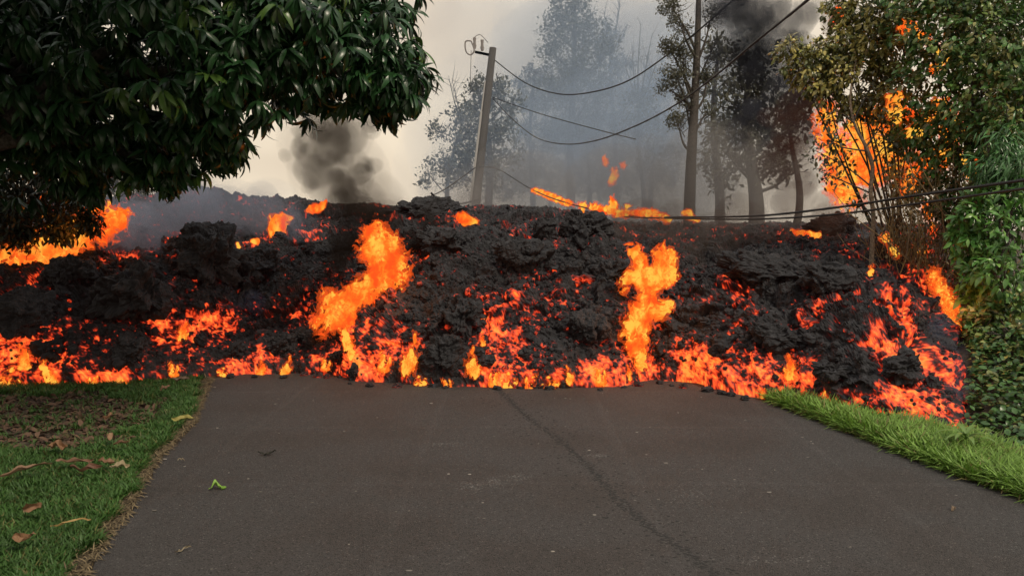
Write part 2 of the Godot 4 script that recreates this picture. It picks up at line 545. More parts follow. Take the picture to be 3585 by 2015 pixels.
const COLD := [Vector4(-3.715, 0.997, -9.762, 0.435), Vector4(-4.393, 0.780, -8.954, 0.531), Vector4(-5.049, 0.863, -9.020, 0.401), Vector4(-3.989, 0.292, -8.346, 0.289), Vector4(-2.620, 0.333, -8.941, 0.332), Vector4(-3.086, 0.816, -9.598, 0.427), Vector4(-2.259, 1.258, -10.674, 0.475), Vector4(-0.716, 0.643, -8.573, 0.339), Vector4(-0.646, 0.315, -8.198, 0.345), Vector4(0.890, 1.069, -9.356, 0.509), Vector4(-0.186, 1.282, -9.923, 0.589),
	Vector4(0.634, 0.580, -8.388, 0.290), Vector4(0.703, 0.398, -8.194, 0.243), Vector4(2.947, 1.045, -8.984, 0.666), Vector4(3.502, 1.093, -8.927, 0.397), Vector4(2.662, 0.514, -7.952, 0.275), Vector4(2.902, 0.485, -7.348, 0.291), Vector4(2.926, 0.355, -7.038, 0.209), Vector4(1.625, 0.306, -8.528, 0.190), Vector4(3.108, 0.394, -6.820, 0.186), Vector4(3.072, 1.225, -10.150, 0.753), Vector4(-0.927, 0.867, -8.980, 0.266), Vector4(-3.073, 0.420, -8.968, 0.222), Vector4(-5.129, 0.790, -8.844, 0.350), Vector4(-1.275, 0.783, -8.914, 0.220)]

func lava_heat(p: Vector3, t: float, relief: float, chip: float) -> float:
	var h := 0.03 * exp(-t / 0.4) + 0.21 * exp(-t / 1.9)
	var glow := 0.0
	h += 0.74 * n_patch.get_noise_3d(p.x * 1.4 + 40.0, p.y * 1.4, p.z * 1.4)
	for k: Vector4 in near_hot:
		var d := ((p.x - k.x) * (p.x - k.x) + (p.y - k.y) * (p.y - k.y) * 1.3 + (p.z - k.z) * (p.z - k.z) * 0.6) / (k.w * k.w)
		if d < 5.0: glow += exp(-d * 0.9)
	h += 0.47 * (1.0 - exp(-1.4 * glow))
	for k: Vector4 in near_cold:
		var d := ((p.x - k.x) * (p.x - k.x) + (p.y - k.y) * (p.y - k.y) * 1.3 + (p.z - k.z) * (p.z - k.z) * 0.6) / (k.w * k.w)
		if d < 5.0: h -= 0.5 * exp(-d)
	h += 0.70 * n_crack.get_noise_3dv(p) - relief * 0.20 + 0.62 * n_fine.get_noise_3dv(p + Vector3(5, 5, 5)) + 0.18 * chip + 0.42 * n_grit.get_noise_3dv(p)
	return clampf((h - 0.20) / 1.0, 0.01, 0.99)

var near_hot := []
var near_cold := []

func lava_point(x: float, z: float, t: float) -> Array:
	# (point, relief) of the rubble surface
	var y := lava_height(x, z)
	var p := Vector3(x, y, z)
	var w := Vector3(n_warp.get_noise_3dv(p), n_warp.get_noise_3d(p.x + 20.0, p.y, p.z), n_warp.get_noise_3d(p.x, p.y + 20.0, p.z))
	var q := p + w * 0.35
	var big := -2.0 * n_big.get_noise_3dv(q) - 1.0
	var mid := -2.0 * n_mid.get_noise_3dv(q) - 1.0
	var small := -2.0 * n_small.get_noise_3dv(q + w * 0.1) - 1.0
	var fold := 1.0 - 2.4 * absf(n_fold.get_noise_3dv(p))
	var fine := n_fine.get_noise_3dv(p)
	var qq := p + w * 0.16 + Vector3(fine, -fine, fine) * 0.012
	var d := 0.15 * big + 0.075 * mid + 0.034 * small + 0.06 * fold + 0.021 * fine + 0.006 * n_grit.get_noise_3dv(p) + 0.055 * n_block.get_noise_3dv(qq) + 0.02 * n_chip.get_noise_3dv(qq)
	var edge := smoothstep(0.0, 0.5, t) 
	var slope := exp(-t / 1.5)
	var lean := clampf((toe_z(x - 0.2) - toe_z(x + 0.2)) / 0.4, -1.4, 1.4) * slope
	if z > -9.5 and lava_edge_x(z) - x < 0.7: lean += 1.2 * (1.0 - (lava_edge_x(z) - x) / 0.7)
	var nrm := Vector3(w.x * 0.4 + lean * 0.8, 0.45 + 0.5 * (1.0 - slope), 0.9 * slope + 0.1).normalized()
	d = d * (0.45 + 0.55 * edge) + 0.02
	p += nrm * d
	p.y = maxf(p.y, -0.04) - 0.06 * (1.0 - smoothstep(0.0, 0.03, t))
	return [p, clampf(0.45 * mid + 0.25 * small + 0.3 * big + 0.3 * fine, -1.0, 1.0), n_chip.get_noise_3dv(qq)]

func build_lava() -> void:
	lava_noises()
	var ts := axis([[0.0, 0.004], [0.2, 0.0115], [2.6, 0.028], [6.0, 0.08], [14.0, 0.3], [32.0, 1.0]])
	var us := []
	var u := -8.2
	while u < 4.35:
		us.append(u)
		u += (0.0135 if u < 1.7 else 0.0075) if u > -5.6 else 0.04
	var nu := us.size()
	var v := PackedVector3Array()
	var uv2 := PackedVector2Array()
	var idx := PackedInt32Array()
	v.resize(nu * ts.size())
	uv2.resize(nu * ts.size())
	for i in nu:
		var x0: float = us[i]
		var tz := toe_z(x0)
		near_hot = HOT.filter(func(k): return absf(k.x - x0 * (k.z / tz)) < k.w * 2.4 + 0.4)
		near_cold = COLD.filter(func(k): return absf(k.x - x0 * (k.z / tz)) < k.w * 2.4 + 0.4)
		for j in ts.size():
			var t := ts[j]
			var z := tz - t
			# columns fan out with distance, as the flow does
			var x := x0 * (1.0 + t / -tz)
			var e := lava_edge_x(z)
			if x > e: 
				x = e + (x - e) * 0.02
			var tt := minf(toe_z(x) - z, maxf(0.0, (e - x) * 1.2))
			var r := lava_point(x, z, tt)
			if x > e: r[0].y = -0.1
			v[i * ts.size() + j] = r[0]
			uv2[i * ts.size() + j] = Vector2(lava_heat(r[0], tt, r[1], r[2]), 0.5)
	var nj := ts.size()
	# fresh breaks between blocks have no time to glow through: where the sheet is torn steeply, the face is dull crust
	for i in nu - 1:
		for j in nj - 1:
			var a := i * nj + j
			if ts[j] < 6.0 and maxf(v[a].distance_to(v[a + 1]), v[a].distance_to(v[a + nj])) > 0.055 + 0.02 * ts[j]:
				uv2[a].x = maxf(0.01, uv2[a].x * 0.45)
				uv2[a + 1].x = maxf(0.01, uv2[a + 1].x * 0.45)
				uv2[a + nj].x = maxf(0.01, uv2[a + nj].x * 0.6)
	idx.resize((nu - 1) * (nj - 1) * 6)
	var k := 0
	for i in nu - 1:
		for j in nj - 1:
			var a := i * nj + j
			var b := a + nj
			idx[k] = a; idx[k + 1] = a + 1; idx[k + 2] = b
			idx[k + 3] = b; idx[k + 4] = a + 1; idx[k + 5] = b + 1
			k += 6
	print("lava verts ", v.size())
	tag(put(arrays(v, idx, null, null, uv2), "lava_flow", mats.rock), "black clinkery lava flow glowing orange red, spread across the whole road", "lava")

func boulder_mesh(size: Vector3, s: int, rough: float, heat: float, rings := 48) -> ArrayMesh:
	var sph := SphereMesh.new()
	sph.radius = 1.0
	sph.height = 2.0
	sph.radial_segments = rings
	sph.rings = rings / 2
	var a := sph.get_mesh_arrays()
	var v: PackedVector3Array = a[Mesh.ARRAY_VERTEX]
	var uv2 := PackedVector2Array()
	uv2.resize(v.size())
	var c1 := cells(s, 1.3)
	var f := noise(s + 2, 1.4, 3)
	var hn := noise(s + 3, 2.2, 4)
	var own := Vector3(s * 3.7, s * 1.3, -s * 2.1)
	var g := minf(1.0, size.x / 0.25)
	for i in v.size():
		var d := v[i]
		var b := d * (1.0 - 0.34 * rough * (0.5 + 0.5 * c1.get_noise_3dv(d)) + 0.42 * rough * f.get_noise_3dv(d))
		# blocks break along flats
		for ax in [Vector3(1, 0.3, 0.2), Vector3(-0.6, 0.5, 0.7), Vector3(0.2, -0.4, 0.9), Vector3(0.3, 1, -0.2), Vector3(-0.9, -0.1, 0.3)]:
			var over: float = b.dot(ax.normalized()) - 0.74
			if over > 0.0: b -= ax.normalized() * over * 0.8
		b *= size
		# the same clinkery skin as the flow, at the same scale
		var q := b + own
		var fine := n_fine.get_noise_3dv(q)
		var w := Vector3(n_warp.get_noise_3dv(q), n_warp.get_noise_3d(q.x + 20.0, q.y, q.z), n_warp.get_noise_3d(q.x, q.y + 20.0, q.z)) * 0.3
		var e := 0.045 * (-2.0 * n_mid.get_noise_3dv(q + w) - 1.0) + 0.022 * (-2.0 * n_small.get_noise_3dv(q + w * 0.4) - 1.0) + 0.02 * fine + 0.006 * n_grit.get_noise_3dv(q) + 0.05 * n_block.get_noise_3dv(q + w) + 0.03 * n_chip.get_noise_3dv(q + w * 0.5)
		v[i] = b + d * e * g
		uv2[i] = Vector2(clampf(heat + 0.5 * hn.get_noise_3dv(d) + 0.3 * fine - 0.35 - 0.25 * d.y, 0.01, 0.99), 0.5)
	return arrays(v, a[Mesh.ARRAY_INDEX], null, null, uv2)

func build_boulders() -> void:
	# centre, half size, seed, heat, roughness, turn, label
	var list := [
		[Vector3(-3.643, 1.243, -9.654), Vector3(0.42, 0.46, 0.36), 101, 0.0, 1.0, "big black dome-shaped lava boulder standing above the slope"],
		[Vector3(-5.095, 1.100, -9.203), Vector3(0.30, 0.22, 0.26), 102, 0.0, 1.0, "flat-topped black lava block below the burning dark tree"],
		[Vector3(-4.174, 0.861, -8.779), Vector3(0.50, 0.36, 0.36), 103, 0.0, 1.0, "wide black lava mound between the flat block and the dome boulder"],
		[Vector3(-0.514, 0.662, -8.409), Vector3(0.30, 0.21, 0.24), 104, 0.1, 1.1, "charcoal lava boulder with wrinkled top in mid slope"],
		[Vector3(-0.645, 0.277, -8.178), Vector3(0.32, 0.26, 0.22), 105, 0.12, 1.1, "large round clinker mass just above the asphalt"],
		[Vector3(1.144, 1.080, -9.162), Vector3(0.33, 0.21, 0.28), 106, 0.0, 0.9, "tilted black lava slab with a pointed upper corner"],
		[Vector3(0.929, 1.575, -10.349), Vector3(0.36, 0.26, 0.30), 107, 0.0, 1.2, "knobbly black lava stack on the crest beside the burning cable"],
		[Vector3(0.437, 1.574, -10.535), Vector3(0.14, 0.20, 0.16), 108, 0.0, 1.0, "small pointed lava spike on the crest"],
		[Vector3(-2.614, 0.305, -8.949), Vector3(0.28, 0.17, 0.18), 109, 0.0, 0.7, "smooth dark lava slab above the grass corner"],
		[Vector3(-4.007, 0.293, -8.341), Vector3(0.25, 0.24, 0.18), 110, 0.0, 0.8, "dark hunched lava boulder above the burning grass"],
		[Vector3(-1.613, 0.083, -8.385), Vector3(0.12, 0.10, 0.11), 111, 0.1, 0.9, "small round black lava ball at the road edge of the flow"],
		[Vector3(1.587, 0.302, -8.556), Vector3(0.13, 0.17, 0.13), 112, 0.1, 0.9, "upright oval lava block ringed by glowing melt"],
		[Vector3(2.888, 1.136, -8.947), Vector3(0.58, 0.15, 0.34), 113, 0.0, 1.1, "broad grey crust plate on the upper slope near the thin tree"],
		[Vector3(2.688, 0.527, -7.853), Vector3(0.40, 0.13, 0.20), 114, 0.0, 1.1, "long grey crust slab across the glowing red crack"],
		[Vector3(2.928, 0.339, -7.130), Vector3(0.25, 0.11, 0.15), 115, 0.05, 1.1, "tilted grey crust slab above the grass verge"],
		[Vector3(3.218, 1.090, -8.253), Vector3(0.32, 0.15, 0.26), 116, 0.0, 1.1, "rough charcoal crust hump under the thin tree"],
		[Vector3(5.586, 1.635, -14.125), Vector3(0.50, 0.22, 0.4), 117, 0.0, 1.0, "far dark lava hump below the sagging cables"],
		[Vector3(-0.837, 1.426, -10.083), Vector3(0.40, 0.20, 0.34), 118, 0.0, 1.0, "ropy black lava lobe under the small crest flame"],
		[Vector3(-3.176, 1.178, -10.062), Vector3(0.34, 0.22, 0.30), 119, 0.05, 1.0, "black lava hummock beside the dome boulder"],
		[Vector3(3.057, 0.121, -6.725), Vector3(0.12, 0.10, 0.10), 120, 0.15, 1.0, "black lava lump set in bright melt near the verge grass"],
		[Vector3(2.858, 0.133, -7.256), Vector3(0.12, 0.11, 0.10), 121, 0.1, 1.0, "squat black lava lump at the corner of the grass verge"],
		[Vector3(0.755, 0.586, -8.337), Vector3(0.24, 0.16, 0.20), 122, 0.05, 1.0, "smoky grey lava boulder beside the tall forked flame"],
		[Vector3(-1.247, 1.851, -12.791), Vector3(0.7, 0.25, 0.5), 123, 0.0, 1.2, "hazy lava ridge block below the power pole"],
		[Vector3(-1.913, 0.184, -8.751), Vector3(0.16, 0.12, 0.14), 124, 0.2, 1.0, "cracked dark lava block beside the low yellow flames"],
		[Vector3(-5.147, 0.701, -8.432), Vector3(0.40, 0.24, 0.3), 125, 0.0, 1.0, "black lava block by the fire under the dark tree"],
		[Vector3(0.149, 1.299, -9.406), Vector3(0.36, 0.22, 0.3), 126, 0.0, 1.1, "rugged charcoal lava block in the upper middle of the slope"],
		[Vector3(-4.722, 0.360, -8.177), Vector3(0.20, 0.16, 0.16), 127, 0.05, 1.0, "black lava lump among melt near the broad lawn flame"],
		[Vector3(0.049, 0.203, -8.130), Vector3(0.14, 0.12, 0.12), 128, 0.08, 1.0, "dark lava lump behind the low flames at mid road"],
		[Vector3(2.185, 0.414, -8.085), Vector3(0.17, 0.12, 0.14), 129, 0.05, 1.1, "black lava lump at the end of the red crack"],
		[Vector3(3.304, 0.409, -6.733), Vector3(0.20, 0.14, 0.16), 130, 0.1, 1.1, "black crust block between glowing patches at the lava margin"],
		[Vector3(-3.086, 0.255, -8.865), Vector3(0.16, 0.13, 0.14), 131, 0.08, 1.0, "small black lava block beside the smooth slab"],
		[Vector3(-2.263, 0.423, -8.945), Vector3(0.20, 0.14, 0.16), 132, 0.05, 1.0, "dark jagged lava block under the foot of the tall leaning flame"],
	]
	for b in list:
		var pull: Vector3 = Vector3.ZERO
		var o := put(boulder_mesh(b[1], b[2], b[4], b[3], 112 if b[1].x > 0.2 else 72), "lava_boulder", mats.rock)
		o.position = b[0] + pull
		o.rotation = Vector3(0.15 * sin(b[2] * 1.7), b[2] * 2.1, 0.2 * sin(b[2] * 2.3))
		if b[2] in [113, 114, 115, 106]: o.rotation = Vector3(0.25, 0.3 * sin(b[2]), -0.18 if b[2] != 106 else 0.35)
		tag(o, b[5], "boulder", "lava boulders on the flow")
	# loose clinkers that rolled onto the asphalt and the verge
	rng.seed = 77
	var shapes := []
	for i in 5:
		shapes.append(boulder_mesh(Vector3(1, 0.8, 0.9), 140 + i * 5, 1.2, 0.05 if i < 4 else 0.5, 18))
	var spots := [Vector3(-2.447, 0.000, -8.510), Vector3(-2.268, 0.000, -8.673), Vector3(-2.088, 0.000, -8.556), Vector3(-1.988, 0.000, -8.533), Vector3(-1.843, 0.000, -8.510), Vector3(-1.152, 0.000, -7.994), Vector3(-0.792, 0.000, -7.994), Vector3(-0.667, 0.000, -7.934), Vector3(0.371, 0.000, -7.874), Vector3(-0.150, 0.000, -7.874), Vector3(0.087, 0.000, -7.914), Vector3(1.125, 0.000, -7.974), Vector3(1.281, 0.000, -8.075), Vector3(1.625, 0.000, -8.075), Vector3(1.728, 0.000, -7.994), Vector3(1.925, 0.000, -7.816), Vector3(2.028, 0.000, -7.682), Vector3(2.104, 0.000, -7.608), Vector3(2.185, 0.000, -7.429), Vector3(1.526, 0.000, -8.201), Vector3(0.871, 0.000, -7.835), Vector3(-1.439, 0.000, -8.034), Vector3(-1.666, 0.000, -8.159), Vector3(2.478, 0.000, -7.360), Vector3(-2.772, 0.000, -8.556), Vector3(-3.029, 0.000, -8.556)]
	for i in spots.size():
		var o := put(shapes[rng.randi() % 5], "lava_clinker", mats.rock)
		var s := rng.randf_range(0.025, 0.06)
		if i == 0: s = 0.05
		if i == 8: s = 0.05
		o.scale = Vector3(s * rng.randf_range(1.0, 1.6), s * (0.4 if i == 0 else 0.8), s)
		o.rotation.y = rng.randf() * TAU
		o.position = spots[i] + Vector3(0, s * 0.45, 0)
		var said := "small loose black clinker lying along the road edge of the lava"
		if i == 0: said = "flat black clinker lying apart on the asphalt below the smooth slab"
		elif i == 8: said = "rounded clinker that rolled out below the broad yellow flame at mid road"
		elif i == 23: said = "black clinker in the first grass of the verge"
		elif o.mesh == shapes[4]: said = "small loose clinker still glowing red at the road edge of the lava"
		tag(o, said, "clinker", "loose clinkers at the foot of the lava")
	# rubble strewn over the face
	var xf := [[], [], [], [], []]
	for i in 6500:
		var x := rng.randf_range(-6.2, 4.2)
		var t := rng.randf() * rng.randf() * 6.0
		var z := toe_z(x) - t
		x *= 1.0 + t / 9.0
		if x > lava_edge_x(z) - 0.15: continue
		var tt := minf(toe_z(x) - z, maxf(0.0, (lava_edge_x(z) - x) * 1.2))
		if tt < 0.05: continue
		var r := lava_point(x, z, tt)
		near_hot = HOT.filter(func(k): return absf(k.x - x) < k.w * 2.4)
		near_cold = COLD.filter(func(k): return absf(k.x - x) < k.w * 2.4)
		var warm := lava_heat(r[0], tt, r[1], r[2])
		if warm > 0.35 and rng.randf() < 0.85: continue
		var s := rng.randf_range(0.012, 0.034) * (1.0 + 1.6 * float(rng.randf() < 0.06))
		xf[i % 5 if i % 5 < 4 else (4 if tt < 1.2 else 2)].append(Transform3D(Basis.from_euler(rv(3.0)).scaled(Vector3(s * rng.randf_range(0.8, 1.5), s, s)), r[0] + Vector3(0, s * 0.2, 0)))
	var rub := thing("lava_rubble", "loose black and glowing clinker rubble strewn over the lava face", "rubble", Vector3.ZERO, "", "stuff")
	for i in 5:
		many(shapes[i], "clinkers", mats.rock, xf[i], [], rub)


# ---------------------------------------------------------------- pole and wires

func smooth(pts: Array, per := 8) -> Array:
	var out := []
	for i in pts.size() - 1:
		var a: Vector3 = pts[maxi(i - 1, 0)]
		var b: Vector3 = pts[i]
		var c: Vector3 = pts[i + 1]
		var d: Vector3 = pts[mini(i + 2, pts.size() - 1)]
		for k in per:
			out.append(b.cubic_interpolate(c, a, d, k / float(per)))
	out.append(pts[-1])
	return out

func wire(called: String, pts: Array, r: float, label: String, sag_beads := 0.0) -> Node:
	var p := smooth(pts, 10)
	var radii := []
	for i in p.size():
		radii.append(r * (1.0 + sag_beads * sin(i * 2.4)))
	return tag(put(tube(p, radii, 6), called, mats.cable), label, "cable", "utility cables")

func build_pole_and_wires() -> void:
	var top := Vector3(-0.745, 8.646, -32.000)
	var foot := Vector3(-1.497, 2.150, -32.000)
	var t := thing("utility_pole", "leaning wooden utility pole with insulators, standing in smoke behind the lava", "utility pole", foot)
	var d := top - foot
	var pts := []
	var radii := []
	for i in 9:
		pts.append(d * (i / 8.0))
		radii.append(lerpf(0.20, 0.14, i / 8.0))
	put(tube(pts, radii, 12), "shaft", mats.pole, t)
	put(tube([d * 0.03 + Vector3(-0.2, 0, 0.1), d * 0.3 + Vector3(-0.19, 0, 0.1), d * 0.62 + Vector3(-0.17, 0, 0.1)], [0.05, 0.05, 0.045], 8), "conduit", mats.conduit, t)
	put(tube([d * 0.62 + Vector3(-0.17, 0, 0.1), d * 0.8 + Vector3(-0.16, 0, 0.08)], [0.03, 0.03], 8), "riser_pipe", mats.conduit, t)
	var st := SurfaceTool.new()
	st.begin(Mesh.PRIMITIVE_TRIANGLES)
	add_box(st, Vector3(-0.36, d.y * 0.965, 0.0) + Vector3(d.x, 0, 0), Vector3(0.7, 0.09, 0.09), Basis(Vector3.BACK, -0.2))
	put(st.commit(), "bracket_arm", mats.metal, t)
	for k in [[-0.42, 0.10, 0.10, 0.16], [-0.72, 0.18, 0.05, 0.0]]:
		var a := Vector3(d.x + k[0], d.y + k[1], 0)
		put(tube([a + Vector3(0, -0.22, 0), a + Vector3(0, -0.1, 0), a + Vector3(0, 0.02, 0), a + Vector3(0, 0.2, 0)], [0.05, 0.08, 0.05, 0.07], 8), "insulator", mats.porcelain, t)
	var fz := Vector3(d.x - 0.95, d.y + 0.0, 0.05)
	put(tube(smooth([fz + Vector3(0.1, 0.25, 0), fz + Vector3(-0.12, 0.22, 0), fz + Vector3(-0.1, -0.15, 0), fz + Vector3(0.08, -0.28, 0), fz + Vector3(0.22, -0.1, 0), fz + Vector3(0.1, 0.25, 0)], 5), [0.03, 0.03, 0.03, 0.03, 0.03, 0.03, 0.03, 0.03, 0.03, 0.03, 0.03, 0.03, 0.03, 0.03, 0.03, 0.03, 0.03, 0.03, 0.03, 0.03, 0.03, 0.03, 0.03, 0.03, 0.03, 0.03], 6), "fuse_cutout", mats.porcelain, t)
	put(tube(smooth([Vector3(d.x - 0.75, d.y + 0.38, 0), Vector3(d.x - 0.5, d.y + 0.5, 0), Vector3(d.x - 0.2, d.y + 0.2, 0)], 6), [0.012, 0.012, 0.012, 0.012, 0.012, 0.012, 0.012, 0.012, 0.012, 0.012, 0.012, 0.012, 0.012], 5), "jumper_wire", mats.cable, t)
	put(tube([Vector3(d.x - 0.85, d.y - 0.1, 0), Vector3(d.x - 0.9, d.y - 1.6, 0)], [0.01, 0.01], 5), "hanging_wire", mats.cable, t)
	wire("power_line", [Vector3(-0.699, 8.188, -32.000), Vector3(0.475, 7.048, -30.500), Vector3(1.555, 6.308, -28.500), Vector3(2.479, 6.003, -26.500), Vector3(3.411, 5.933, -24.000), Vector3(4.098, 6.094, -20.500), Vector3(4.535, 6.278, -17.000), Vector3(4.618, 6.354, -13.500)], 0.022, "thin power line sagging from the top of the pole")
	wire("telephone_cable", [Vector3(-0.749, 6.687, -32.000), Vector3(0.029, 5.618, -30.000), Vector3(0.819, 4.616, -27.000), Vector3(1.551, 4.095, -24.000), Vector3(2.178, 3.875, -21.000), Vector3(2.668, 3.809, -17.500), Vector3(2.914, 3.800, -14.500), Vector3(2.989, 3.841, -12.000), Vector3(2.968, 3.868, -10.000), Vector3(2.868, 3.809, -8.000), Vector3(2.821, 3.836, -6.800)], 0.0165, "thick black cable swooping down from above the burning shrubs", 0.12)
	wire("service_wire", [Vector3(-0.749, 6.733, -32.000), Vector3(1.054, 5.820, -30.000), Vector3(2.901, 5.012, -28.000), Vector3(3.969, 4.454, -26.000)], 0.016, "faint wire fading into the smoke beside the pole")
	wire("burning_cable", [Vector3(-1.303, 4.026, -32.000), Vector3(-0.522, 3.668, -28.000), Vector3(0.511, 2.561, -20.000), Vector3(1.272, 2.109, -17.000), Vector3(2.010, 1.873, -15.000), Vector3(2.411, 1.791, -13.900), Vector3(2.575, 1.785, -13.000), Vector3(3.467, 1.781, -11.500), Vector3(3.997, 1.860, -10.000), Vector3(4.280, 1.950, -8.600), Vector3(4.427, 2.018, -7.000), Vector3(4.598, 2.070, -6.200)], 0.0145, "upper of two sagging black cables, on fire along its far half", 0.1)
	wire("sagging_cable", [Vector3(2.056, 1.818, -14.800), Vector3(2.575, 1.766, -13.000), Vector3(3.468, 1.736, -11.500), Vector3(4.000, 1.777, -10.000), Vector3(4.283, 1.862, -8.600), Vector3(4.431, 1.946, -7.000), Vector3(4.602, 1.998, -6.200)], 0.0125, "lower of two sagging black cables in front of the shrubs", 0.1)
	wire("guy_wire", [Vector3(-1.381, 4.057, -32.000), Vector3(-2.403, 3.114, -30.000), Vector3(-2.795, 2.740, -28.000)], 0.02, "short loose wire hanging from the foot of the pole")
	wire("fallen_wire", [Vector3(-1.266, 2.741, -31.000), Vector3(-1.827, 2.497, -29.000), Vector3(-2.364, 2.527, -27.000), Vector3(-2.595, 2.735, -26.000)], 0.035, "thick fallen line looped on the lava by the pole foot")

# ---------------------------------------------------------------- trees

func leaf_mesh(l: float, w: float, droop: float, fold: float, segs := 6) -> ArrayMesh:
	# blade along +x, upper side +y
	var v := PackedVector3Array()
	var n := PackedVector3Array()
	var idx := PackedInt32Array()
	for i in segs + 1:
		var u := i / float(segs)
		var half := w * 0.5 * pow(sin(PI * clampf(u * 0.94 + 0.03, 0.0, 1.0)), 0.8) * (1.15 - 0.3 * u)
		var a := droop * u
		var c := Vector3(l * sin(maxf(a, 0.001)) / maxf(droop, 0.001), -l * (1.0 - cos(a)) / maxf(droop, 0.001), 0)
		var nn := Vector3(sin(a), cos(a), 0)
		for s in [-1.0, 0.0, 1.0]:
			v.append(c + Vector3(0, 0, s * half) + nn * (absf(s) * half * fold))
			n.append((nn - Vector3(0, 0, s * fold)).normalized())
	for i in segs:
		for s in 2:
			var a := i * 3 + s
			idx.append_array([a, a + 3, a + 1, a + 1, a + 3, a + 4])
	return arrays(v, idx, n)

func clump_mesh(s: int, count: int, size: float) -> ArrayMesh:
	# small leaves scattered through a ball of radius 1
	var r := RandomNumberGenerator.new()
	r.seed = s
	var lf := leaf_mesh(size, size * 0.55, 0.5, 0.25, 2)
	var st := SurfaceTool.new()
	for i in count:
		var p := Vector3(r.randfn(), r.randfn(), r.randfn()) * 0.48
		st.append_from(lf, 0, Transform3D(Basis.from_euler(Vector3(r.randf(), r.randf(), r.randf()) * TAU), p))
	return st.commit()

